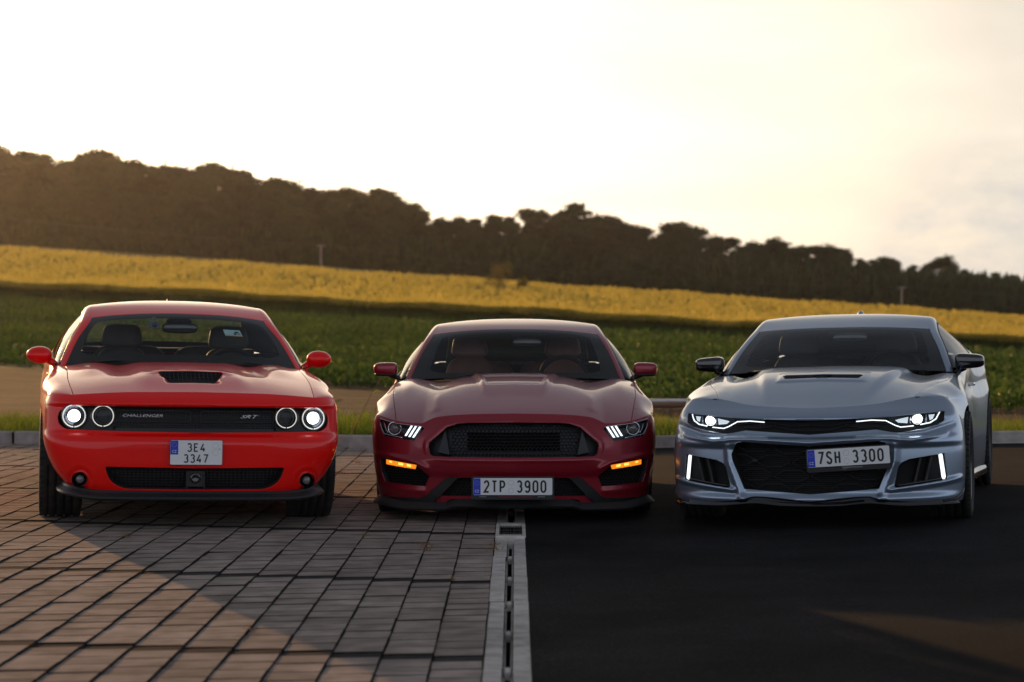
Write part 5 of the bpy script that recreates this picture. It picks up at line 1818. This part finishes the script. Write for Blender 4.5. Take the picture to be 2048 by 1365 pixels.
PB = dict(
    paint='paint_ruby', yj=.5, xhc=.785, ycw=1.76, hk=2.05, zmid=.5, sill=.17, zax=.345, sidewall=.10,
    N=[(.06, .05), (.12, .04), (.17, .035), (.29, .03), (.33, .012), (.41, .0), (.43, .015), (.65, .075), (.71, .12), (.75, .22)],
    W=[(.06, .86), (.12, .895), (.25, .925), (.42, .948), (.55, .955), (.64, .948), (.70, .92), (.75, .87)],
    V=[(.06, .08), (.4, .06), (.7, .10)], p=[(.06, 2.8), (.4, 2.8), (.7, 2.5)],
    zs=[(0, .708), (.3, .701), (.50, .683), (.56, .662), (.61, .641), (.70, .645), (.785, .656), (.9, .685), (.94, .69)],
    zb=[(0, .150), (.40, .150), (.46, .125), (.9, .12)],
    xh=[(.2, .785), (1.0, .845), (1.4, .850), (1.76, .856), (2.2, .88), (3.5, .88), (4.1, .85), (4.8, .80)],
    zt=[(.5, .70), (.95, .750), (1.7, .76), (3.8, .82), (4.8, .84)], bulge=[(.5, 0), (.95, .018), (1.7, -.02), (2.6, -.02), (3.67, .035), (4.5, -.01)],
    Wside=[(.1, .90), (.3, .94), (.5, .950), (.68, .950), (.78, .93), (1.0, .87)], m=[(.2, 1.35), (1.1, 1.30), (1.8, 1.8), (4, 2.0)],
    yR=[(0, 1.50), (.4, 1.54), (.8, 1.72), (.86, 1.76)], zR=[(0, .912), (.4, .905), (.8, .886), (.86, .88)],
    belt=[(1.76, .890), (2.3, .91), (3.2, .94), (4.1, .965), (4.8, .95)],
    arches=[(.95, .368), (3.67, .368)], hbump=hb_ruby, bump=bp_ruby,
    green=[(1.50, .913, 1.76, .770, .892, .806, 1.79, .888, .858, 1.79, .889),
           (1.83, 1.10, 2.03, .700, 1.07, .742, 2.06, 1.055, .88, 2.06, .90),
           (2.15, 1.257, 2.30, .620, 1.218, .675, 2.34, 1.195, .89, 2.34, .91),
           (2.75, 1.336, 2.72, .580, 1.297, .640, 2.74, 1.255, .89, 2.74, .925),
           (3.2, 1.315, 3.2, .565, 1.28, .632, 3.2, 1.235, .89, 3.2, .94),
           (3.5, 1.27, 3.45, .55, 1.235, .62, 3.45, 1.19, .885, 3.45, .95),
           (4.25, 1.02, 4.10, .60, 1.00, .70, 4.15, .985, .85, 4.15, .965)],
)
car = Car(PB, 'dark_red_car', (-.013, 14.35, -.040), R(-.4), 0.0, 'dark metallic red muscle car in the middle with three-bar lights and amber indicators')
GB = full([(0, .654), (.30, .650), (.37, .643), (.44, .620), (.50, .565), (.552, .520), (.562, .495), (.550, .445), (.530, .432), (.417, .427), (0, .425)])
LOW = full([(0, .293), (.41, .290), (.455, .235), (.475, .168), (0, .172)])
car.fascia([GB, LOW] + [q for s_ in (1, -1) for q in ([(s_*x, z) for x, z in BLAMP][::s_], [(s_*x, z) for x, z in BSIDE][::s_])])
car.hood()
# lamps
for sx in (-1, 1):
    hl = empty('headlight', (0, 0, 0)); hl.parent = car.root
    P_ = lambda pts: [(sx*x, z) for x, z in pts][::sx]
    car.patch('lamp_bowl', P_([(x + (x-.75)*.04, z + (z-.6)*.06) for x, z in BLAMP]), off=.055, mat='lamp_black', parent=hl, h=.03)
    for a, b in (((.672, .628), (.715, .558)), ((.644, .626), (.690, .552)), ((.616, .621), (.664, .548))):
        w = .0075
        car.patch('light_bar', rounded(P_([(a[0]-w, a[1]), (a[0]+w, a[1]), (b[0]+w, b[1]), (b[0]-w, b[1])]), .004, 2), off=.010, mat='led_glow', parent=hl, h=.03)
        car.patch('bar_housing', P_([(a[0]-w*1.35, a[1]+.005), (a[0]+w*1.35, a[1]+.005), (b[0]+w*1.35, b[1]-.005), (b[0]-w*1.35, b[1]-.005)]), off=.018, mat='lamp_black', parent=hl, h=.03)
    pr = empty('projector', (sx*.792, float(car.fy(.792, .605)) + .03, .605)); pr.parent = hl
    MB().lathe([(.046, .0), (.043, -.010), (.038, -.004), (.034, .02)], 36, 'y').build('projector_ring', 'chrome', hl, True).location = pr.location
    MB().lathe([(.034, .012), (.028, .0), (.016, -.007), (0, -.009)], 28, 'y').build('projector_lens', 'fog_glass', hl, True).location = pr.location
    bpy.data.objects.remove(pr)
    tubes_on(car, [P_([(.893, .655), (.886, .61), (.862, .566), (.775, .551), (.735, .545)])[::sx]], .0045, .014, 'lamp_trim', 'chrome', hl)
    tubes_on(car, [P_([(.862, .640), (.853, .60), (.835, .575)])[::sx]], .006, .02, 'lamp_fin', 'reflector', hl)
    car.patch('lamp_cover', P_([(x + (x-.75)*-.015, z + (z-.6)*-.03) for x, z in BLAMP]), off=-.001, mat='lens_glass', parent=hl, h=.03)
    tubes_on(car, [P_([(.895, .665), (.78, .638), (.607, .621)])[::sx]], .0028, .0, 'cover_edge', 'chrome', hl)
    # side intake with amber indicator and honeycomb
    si = car.patch('side_intake', P_([(x + (x-.73)*.06, z + (z-.32)*.08) for x, z in BSIDE]), off=.075, mat='matt_black', h=.03)
    ind = empty('indicator', (0, 0, 0)); ind.parent = car.root
    IQ = [(.846, .399), (.640, .369), (.648, .344), (.845, .370)]
    car.patch('amber_lens', P_(IQ), off=.006, mat='amber_glow', parent=ind, h=.03, fl=.02)
    for cx, cz, w in ((.815, .384, .012), (.745, .372, .020), (.690, .364, .018)):
        car.patch('bulb_spot', rounded(P_([(cx-w*.8, cz-w*.35), (cx+w*.8, cz-w*.35+.004), (cx+w*.8, cz+w*.4+.004), (cx-w*.8, cz+w*.4)]), .003, 2), off=.003, mat='amber_hot', parent=ind, h=.02)
    for cx in (.775, .718):
        tubes_on(car, [[(sx*cx, .397 - (.846-cx)*.145), (sx*cx, .366 - (.846-cx)*.12)]], .0025, .002, 'lens_rib', 'amber_glow', ind)
    lines = []
    hx = .024
    poly = np.array(P_([(x + (x-.73)*.03, z + (z-.30)*.03) for x, z in BSIDE]))
    for r_ in range(14):
        for c_ in range(24):
            cx = sx*(.56 + c_*hx + (hx/2 if r_ % 2 else 0)); cz = .235 + r_*hx*.75
            pts = [(cx + hx*.5*math.sin(math.pi/3*k)*1.0, cz + hx*.5*math.cos(math.pi/3*k)*.9) for k in range(4)]
            mid = np.array([[np.mean([p[0] for p in pts]), np.mean([p[1] for p in pts])]])
            if inside(mid, poly)[0] and not inside(mid, np.array(P_(IQ)))[0] and cz < .36 + .1*(abs(cx)-.62): lines.append(pts)
    tubes_on(car, lines, .0022, .05, 'honeycomb', 'grille_black', si, 4, kind='stuff', step=.1)
# main grille
gp = car.patch('grille', [(x*1.03, .54 + (z - .54)*1.08) for x, z in GB], off=.075, mat='grille_black')
inner = [(-.305, .466), (.305, .466), (.305, .582), (-.305, .582)]
lines = []; fine = []
hx = .0262
for r_ in range(12):
    for c_ in range(50):
        cx = -.62 + c_*hx + (hx/2 if r_ % 2 else 0); cz = .432 + r_*hx*.78
        pts = [(cx + hx*.5*math.sin(math.pi/3*k)*1.1, cz + hx*.5*math.cos(math.pi/3*k)*.88) for k in range(4)]
        mid = np.array([[cx, cz]])
        if inside(mid, np.array(inner))[0]: lines.append(pts)
        elif inside(mid, np.array(GB)*[.97, 1])[0] and abs(cx) < .42: fine.append(pts)
tubes_on(car, lines, .0024, .060, 'honeycomb', 'fin_grey', gp, 4, kind='stuff', step=.1)
tubes_on(car, fine, .0036, .066, 'outer_honeycomb', 'fin_grey', gp, 4, kind='stuff', step=.1)
car.patch('grille_core', inner, off=.069, mat='void_black', parent=gp, h=.05)
for sx in (-1, 1):
    P_ = lambda pts: [(sx*x, z) for x, z in pts][::sx]
    car.patch('grille_fin', P_([(.452, .603), (.420, .440), (.498, .455), (.470, .54)]), off=.030, mat='fin_grey', parent=gp, h=.03, fl=.03)
    lines = [[(.515 + .024*a + (.012 if b % 2 else 0), .455 + .02*b), (.527 + .024*a + (.012 if b % 2 else 0), .465 + .02*b)] for a in range(2) for b in range(4)]
    arm = car.patch('splitter_arm', rounded(P_([(.365, .292), (.437, .291), (.580, .163), (.62, .150), (.885, .150), (.898, .124), (.585, .104), (.53, .120)]), .008, 2), off=-.022, mat='trim_black', h=.02, fl=.05, wall=True)
# lower grille and red lip
lg = car.patch('lower_grille', [(x*1.04, .23 + (z - .23)*1.2) for x, z in LOW], off=.06, mat='matt_black')
lines = []
for r_ in range(6):
    for c_ in range(34):
        cx = -.44 + c_*hx + (hx/2 if r_ % 2 else 0); cz = .185 + r_*hx*.78
        if abs(cx) < .47 - .5*max(0, cz - .18): lines.append([(cx + hx*.5*math.sin(math.pi/3*k)*1.1, cz + hx*.5*math.cos(math.pi/3*k)*.88) for k in range(4)])
tubes_on(car, lines, .0022, .045, 'honeycomb', 'grille_black', lg, 4, kind='stuff', step=.1)
lip_sweep(car, 'front_splitter', [(.05, .128), (-.012, .126), (-.040, .098), (-.05, .086), (-.04, .072), (.06, .068)], .895, 'trim_black', .2, endrise=lambda x: .022 * float(sstep(.45, .38, x)) + .03 * float(sstep(.70, .9, x)))
body_common(car, 4.80, 2.72, .345, (.275, .285), 1.885, (1.86, 3.10), 'rim_dark')
car.greenhouse(4.0, 'tinted_glass', band=(.13, .06, .10))
car.cabin(1.90, .885, 'seat_brown', w=.74, bench=(3.30, 1.00, .58))
car.seat(-.36, 2.62, 1.205, .48, 'seat_brown', posts=True); car.seat(.36, 2.66, 1.205, .48, 'seat_brown', posts=True)
car.steering(.36, 2.12, .885, .178)
car.rear_end(4.80, .985, [(.35, .80)])
for sx in (-1, 1):
    car.mirror_box(sx, (sx*.958, 1.88, .966), (.088, .07, .050), ([(sx*.80, 1.92, .868), (sx*.86, 1.90, .895), (sx*.93, 1.885, .925)], [.020, .017, .022]), 'paint_ruby', p=3.6, taper=.12, capmat='trim_black', split='trim_black')
pl = car.plate((-.004, -.030, .240), .518, .114, None, frame=(.020, .036, -.010))
MB().box((0, .030, 0), (.40, .04, .09)).build('plate_bracket', 'matt_black', pl)
plate_marks(car, pl, .518, .114, True, ('2TP', -.119, .0, .078, .143), ('3900', .122, .0, .078, .196), [(-.012, .024, .0167), (-.012, -.026, .0167)])
put_text(pl, 'frame_lettering', 'ZÁŽITKOVÉ JÍZDY A AUTOPŮJČOVNA', (.02, -.0034, -.0665), .0085, .225, 'plate_red_ink', bold=.01)
for x in (-.195, .185): put_text(pl, 'web_lettering', '5G-CAR.CZ', (x, -.0034, -.0665), .005, .045, 'plate_white_ink')
MB().ellipsoid((.085, 2.02, 1.155), (.105, .016, .032), 24, 12, 3.5).build('cabin_mirror', 'gloss_black', car.root, True)
MB().ellipsoid((-.0, 2.14, 1.195), (.05, .04, .04), 16, 8, 3).build('mirror_mount', 'cabin_dark', car.root, True)
car.wiper([(-.02, 1.52, .925), (-.30, 1.56, .930), (-.52, 1.64, .908)])
car.wiper([(.36, 1.56, .912), (.18, 1.53, .932), (.10, 1.52, .928)])
RUBY = car
# ================================================================== SILVER CAR
def hb_silv(x, y):
    ax = np.abs(x)
    w = .30 + .16 * (y - .3)
    dome = 0.026 * sstep(w + .05, w - .02, ax) * sstep(.20, .9, y)
    plate_ = 0.008 * sstep(.30, .27, ax) * sstep(.72, .76, y) * sstep(1.06, 1.0, y)
    valley = -0.030 * np.exp(-((ax - .62) / .12) ** 2) * sstep(.8, 1.5, y)
    flank = 0.010 * np.exp(-((ax - .72) / .06) ** 2) * sstep(.7, 1.1, y)
    return dome + plate_ + valley + flank
CBAND = [(0, .677), (.476, .695), (.812, .720), (.812, .66), (.77, .632), (.669, .610), (.56, .592), (.50, .598), (.406, .616), (0, .590)]
CGR = [(0, .520), (.425, .548), (.462, .540), (.480, .510), (.498, .470), (.492, .43), (.418, .251), (0, .221)]
CSIDE = [(.812, .462), (.600, .432), (.555, .412), (.535, .385), (.508, .268), (.520, .256), (.80, .293), (.828, .302)]
def bp_silv(x, z):
    ax = np.abs(x); P = np.stack([ax, z], -1); sh = P.shape[:-1]; P = P.reshape(-1, 2)
    bar = line_dist(P, [(0, .544), (.44, .572), (.62, .553), (.82, .585)]).reshape(sh)
    leg = line_dist(P, [(.52, .50), (.515, .42), (.435, .20)]).reshape(sh)
    side = line_dist(P, [(.49, .245), (.82, .285), (.90, .30)]).reshape(sh)
    eye = line_dist(P, [(.55, .575), (.70, .590), (.86, .64)]).reshape(sh)
    tent = lambda d, w: np.maximum(0, 1 - d / w)
    return (-.020 * tent(bar, .022) - .022 * tent(leg, .034) - .020 * tent(side, .024)
            + .012 * np.exp(-(eye / .016) ** 2) + .02 * sstep(.24, .20, z) * sstep(.9, .5, ax) * 0)
PC = dict(
    paint='paint_silver', yj=.52, xhc=.62, ycw=1.76, hk=1.75, zmid=.5, sill=.17, zax=.345, sidewall=.085, rearout=.03,
    N=[(.10, .06), (.15, .03), (.19, .01), (.23, .03), (.50, .03), (.535, .0), (.56, .005), (.585, .035), (.67, .05), (.69, .045), (.72, .09), (.75, .16), (.80, .27)],
    W=[(.10, .88), (.15, .905), (.25, .918), (.45, .925), (.55, .918), (.65, .90), (.72, .878), (.80, .81), (.83, .76)],
    V=[(.1, .08), (.5, .10), (.8, .16)], p=[(.1, 2.6), (.5, 2.6), (.8, 2.2)],
    zs=[(0, .748), (.25, .757), (.4, .768), (.57, .797), (.65, .808), (.82, .79), (.95, .78)], zb=[(0, .180), (.345, .208), (.432, .190), (.60, .170), (.9, .155)],
    xh=[(.35, .62), (.65, .675), (1.0, .765), (1.4, .815), (1.76, .822), (2.1, .85), (3.5, .87), (4.1, .83), (4.8, .78)],
    zt=[(.5, .775), (.95, .772), (2, .78), (3.7, .82), (4.8, .85)], bulge=[(.5, -.005), (.95, .008), (1.7, -.035), (2.6, -.035), (3.76, .05), (4.4, .02)],
    Wside=[(.1, .90), (.3, .925), (.5, .932), (.7, .925), (.8, .905), (1.0, .86)], m=[(.3, 1.9), (1.0, 1.7), (1.8, 1.9), (3.7, 2.2)],
    yR=[(0, 1.48), (.4, 1.52), (.82, 1.76)], zR=[(0, .955), (.4, .948), (.82, .915)],
    belt=[(1.76, .923), (2.3, .945), (3.2, .975), (4.1, 1.0), (4.8, .97)],
    arches=[(.95, .385), (3.76, .39)], hbump=hb_silv, bump=bp_silv, handlemat='chrome',
    green=[(1.48, .957, 1.78, .755, .930, .795, 1.82, .922, .822, 1.82, .925),
           (1.84, 1.12, 2.05, .685, 1.09, .735, 2.08, 1.075, .855, 2.08, .936),
           (2.2, 1.243, 2.36, .610, 1.222, .668, 2.39, 1.20, .872, 2.39, .95),
           (2.75, 1.335, 2.75, .575, 1.308, .637, 2.77, 1.265, .88, 2.77, .965),
           (3.2, 1.315, 3.2, .555, 1.29, .625, 3.2, 1.24, .885, 3.2, .98),
           (3.5, 1.275, 3.45, .54, 1.245, .615, 3.45, 1.20, .885, 3.45, .99),
           (4.2, 1.06, 4.05, .60, 1.04, .70, 4.1, 1.02, .845, 4.1, 1.0)],
)
car = Car(PC, 'silver_car', (1.824, 13.6, float(lot_z(1.824)) - .004), R(-14), 0.0195, 'silver grey muscle car with black mirrors and blade-like lights, rightmost of the three')
car.fascia([full(CBAND), full(CGR)] + [[(s_*x, z) for x, z in CSIDE][::s_] for s_ in (1, -1)], h=.009)
vent = rounded([(-.235, .80), (.235, .80), (.268, .90), (.245, .925), (-.245, .925), (-.268, .90)], .012, 2)
car.hood([vent])
V = []; F = []
for y in (.78, .94):
    for x in np.linspace(-.29, .29, 9): V.append((x, y, float(car.hoodz(x, y)) - .018))
for i in range(8): F.append((i, i+1, i+10, i+9))
hv = part('hood_vent', V, F, 'void_black', car.root)
for k in range(4):
    y = .822 + .028*k; zc = float(car.hoodz(.1, y)) - .003
    MB().tube([(-.245, y, zc), (-.045 - .008*k, y, zc)], .0035, 6).build('vent_slat', 'trim_black', hv, True)
    MB().tube([(.045 + .008*k, y, zc), (.245, y, zc)], .0035, 6).build('vent_slat', 'trim_black', hv, True)
MB().prism([(-.035, .815), (.035, .815), (.062, .915), (-.062, .915)], float(car.hoodz(0, .86)) - .012, float(car.hoodz(0, .86)) - .001, 'xy').build('vent_wedge', 'gloss_black', hv)
# upper band: backing with wavy lattice
ub = car.patch('upper_grille', [(x*1.01, .655 + (z - .655)*1.06) for x, z in full(CBAND)], off=.05, mat='matt_black')
lines = []
for sx in (-1, 1):
    lines += [[(0, .645), (sx*.12, .640), (sx*.22, .660), (sx*.33, .664), (sx*.47, .650)], [(0, .612), (sx*.10, .612), (sx*.22, .640), (sx*.33, .628), (sx*.42, .632)], [(sx*.22, .660), (sx*.22, .640)]]
tubes_on(car, lines, .004, .035, 'upper_lattice', 'grille_black', ub, 5)
# lower grille: broad honeycomb of thin blades
lg = car.patch('lower_grille', [(x*1.02, .385 + (z - .385)*1.05) for x, z in full(CGR)], off=.085, mat='matt_black')
lines = []
cw, ch = .232, .088
poly = np.array(full(CGR)) * [.985, 1]
for r_ in range(-1, 5):
    for c_ in range(-3, 4):
        cx = c_*cw + (cw/2 if r_ % 2 else 0); cz = .24 + r_*ch + .03*abs(cx)
        q = [(cx - cw*.5, cz), (cx - cw*.22, cz + ch*.38), (cx + cw*.22, cz + ch*.38), (cx + cw*.5, cz), (cx + cw*.22, cz - ch*.38), (cx - cw*.22, cz - ch*.38)]
        d = densify(q + q[:1], .02, False)
        k = inside(d, poly)
        seg = []
        for pt, ok in zip(d, k):
            if ok: seg.append(tuple(pt))
            else:
                if len(seg) > 1: lines.append(seg)
                seg = []
        if len(seg) > 1: lines.append(seg)
tubes_on(car, lines, .0038, .045, 'grille_lattice', 'grille_black', lg, 5, kind='stuff')
fine = [[(-.47 + .0*k, .235 + .012*k), (.47, .235 + .012*k)] for k in range(25)]
fine = [[(max(-.47, -(.40 + .45*(z0 - .25))), z0), (min(.47, .40 + .45*(z0-.25)), z0)] for z0 in [.235 + .012*k for k in range(25)]]
tubes_on(car, fine, .0016, .075, 'radiator_fins', 'trim_black', lg, 4, kind='stuff', step=.1)
MB().lathe([(.020, 0), (.018, -.008), (0, -.01)], 16, 'y', (-.35, float(car.fy(.35, .42)) + .04, .425)).build('parking_sensor', 'trim_black', lg, True)
for sx in (-1, 1):
    P_ = lambda pts: [(sx*x, z) for x, z in pts][::sx]
    hl = empty('headlight', (0, 0, 0)); hl.parent = car.root
    LQ = [(.806, .716), (.478, .692), (.505, .63), (.56, .598), (.669, .615), (.765, .637), (.800, .664)]
    LED = [(.780, .712), (.760, .672), (.725, .650), (.668, .640)]
    LED2 = [(.628, .634), (.552, .628), (.520, .639), (.462, .670), (.379, .675), (.285, .668)]
    tubes_on(car, [LED if sx > 0 else [(-x, z) for x, z in LED]], .0040, .014, 'led_strip', 'led_glow', hl, 6)
    tubes_on(car, [LED2 if sx > 0 else [(-x, z) for x, z in LED2]], .0034, .002, 'led_strip', 'led_glow', hl, 6)
    y_ = float(car.fy(.647, .675))
    MB().ellipsoid((sx*.647, y_ + .028, .676), (.029, .02, .024), 22, 12, 2.6).build('projector', 'lamp_glow', hl, True)
    MB().lathe([(.031, .0), (.034, -.004), (.036, .01), (.036, .03)], 32, 'y', (sx*.647, y_ + .03, .674)).build('projector_ring', 'chrome', hl, True)
    car.patch('inner_reflector', P_([(.596, .690), (.500, .684), (.535, .655), (.590, .650)]), off=.022, mat='lamp_dim', parent=hl, h=.03)
    car.patch('outer_reflector', P_([(.752, .700), (.715, .698), (.722, .665), (.740, .672)]), off=.022, mat='lamp_dim', parent=hl, h=.03)
    for cx in (.700, .606): tubes_on(car, [[(sx*cx, .700), (sx*cx, .650)]], .006, .02, 'lamp_divider', 'reflector', hl)
    car.patch('lamp_cover', P_(LQ), off=.001, mat='lens_glass', parent=hl, h=.03)
    # corner intake with upright light strip and two angled vanes
    si = car.patch('side_intake', P_([(x + (x-.67)*.05, z + (z-.36)*.06) for x, z in CSIDE]), off=.085, mat='matt_black', h=.03)
    car.patch('running_light', rounded(P_([(.777, .452), (.796, .455), (.815, .305), (.795, .301)]), .006, 3), off=.012, mat='led_glow', parent=si, h=.03, fl=.003)
    for a, b in (((.725, .44), (.69, .29)), ((.66, .432), (.625, .283))):
        car.patch('intake_vane', P_([(a[0], a[1]), (a[0]+.012, a[1]), (b[0]+.012, b[1]), (b[0], b[1])]), off=.035, mat='trim_black', parent=si, h=.03, fl=.04)
    MB().tube(list(car.on(sx*np.linspace(.53, .81, 8), np.linspace(.268, .306, 8), .02)), .007, 6).build('intake_edge', 'gloss_black', si, True)
    # canard at the bumper corner
    pts = car.on(sx*np.array([.80, .87, .905, .915]), np.array([.165, .172, .200, .225]), -.012)
    MB().tube(list(pts), [.010, .012, .010, .004], 6).build('corner_blade', 'trim_black', car.root, True)
lip_sweep(car, 'front_splitter', [(.06, .186), (.0, .184), (-.006, .172), (-.020, .158), (-.024, .150), (-.016, .142), (.07, .138)], .875, 'gloss_black', .22, endrise=lambda x: .016 * math.exp(-((x - .345) / .12) ** 2) - .004 * float(sstep(.45, .6, x)))
body_common(car, 4.83, 2.81, .345, (.275, .295), 1.90, (1.88, 3.16), 'rim_dark', sillmat='gloss_black')
car.greenhouse(4.05, 'tinted_glass', band=(.10, .05, .10))
car.cabin(1.90, .90, 'seat_dark', w=.72, bench=(3.30, 1.02, .58))
car.seat(-.355, 2.55, 1.205, .50, 'seat_dark'); car.seat(.355, 2.60, 1.205, .50, 'seat_dark')
car.steering(.355, 2.10, .905, .178)
MB().box((.355, 2.03, .93), (.22, .06, .07)).build('instrument_hood', 'fin_grey', car.root)
car.rear_end(4.83, 1.02, [(.30, .75)])
# boot spoiler on two uprights
m = MB()
V = []; F = []
prof = [(4.48, 1.062), (4.60, 1.088), (4.76, 1.092), (4.77, 1.078), (4.60, 1.066), (4.49, 1.05)]
for xx in np.linspace(-.79, .79, 21):
    d = .055 * (abs(xx)/.79)**6
    for a, b in prof: V.append((xx, a, b - d))
for i in range(20):
    for j in range(6): F.append((i*6+j, i*6+(j+1) % 6, (i+1)*6+(j+1) % 6, (i+1)*6+j))
m.add(V, F)
for sx in (-.62, .62): m.box((sx, 4.62, 1.035), (.04, .16, .07))
m.build('rear_spoiler', 'paint_silver', car.root, True)
for sx in (-1, 1):
    car.mirror_box(sx, (sx*.905, 1.90, .995), (.100, .085, .060), ([(sx*.80, 1.95, .885), (sx*.82, 1.93, .925), (sx*.87, 1.91, .955)], [.024, .020, .026]), 'gloss_black', p=4.2, taper=.28, capmat='gloss_black')
pl = car.plate((.243, -.012, .458), .508, .112, None, rot=(0, -R(3.2), 0), frame=(.012, .034, -.013))
MB().box((-.05, .03, 0), (.30, .05, .09)).build('plate_bracket', 'matt_black', pl)
plate_marks(car, pl, .508, .112, True, ('7SH', -.117, .0, .077, .141), ('3300', .120, .0, .077, .193), [(-.012, .024, .0165), (-.012, -.026, .0165)])
put_text(pl, 'frame_lettering', 'DETAILING', (.035, -.0034, -.0655), .0075, .095, 'badge_metal')
put_text(pl, 'frame_monogram', 'MN', (-.028, -.0034, -.0655), .0065, .014, 'badge_metal', bold=.02)
m = MB(); t = np.linspace(0, 2*math.pi, 21)
m.tube([(-.028 + .0115*math.cos(q), -.0034, -.0655 + .0115*math.sin(q)) for q in t], .0011, 5, False); m.build('monogram_ring', 'badge_metal', pl, True)
MB().ellipsoid((.07, 2.08, 1.165), (.12, .016, .034), 24, 12, 3.5).build('cabin_mirror', 'gloss_black', car.root, True)
MB().ellipsoid((-.03, 2.18, 1.185), (.07, .04, .03), 16, 8, 2.4).build('sensor_pod', 'cabin_dark', car.root, True)
car.wiper([(-.03, 1.50, .965), (-.35, 1.56, .962), (-.60, 1.66, .945)])
car.wiper([(.62, 1.66, .940), (.35, 1.57, .958), (.14, 1.51, .966)])
MB().ellipsoid((.045, 3.25, 1.318), (.03, .07, .042), 16, 10, 2).build('roof_antenna', 'paint_silver', car.root, True)
SILVER = car
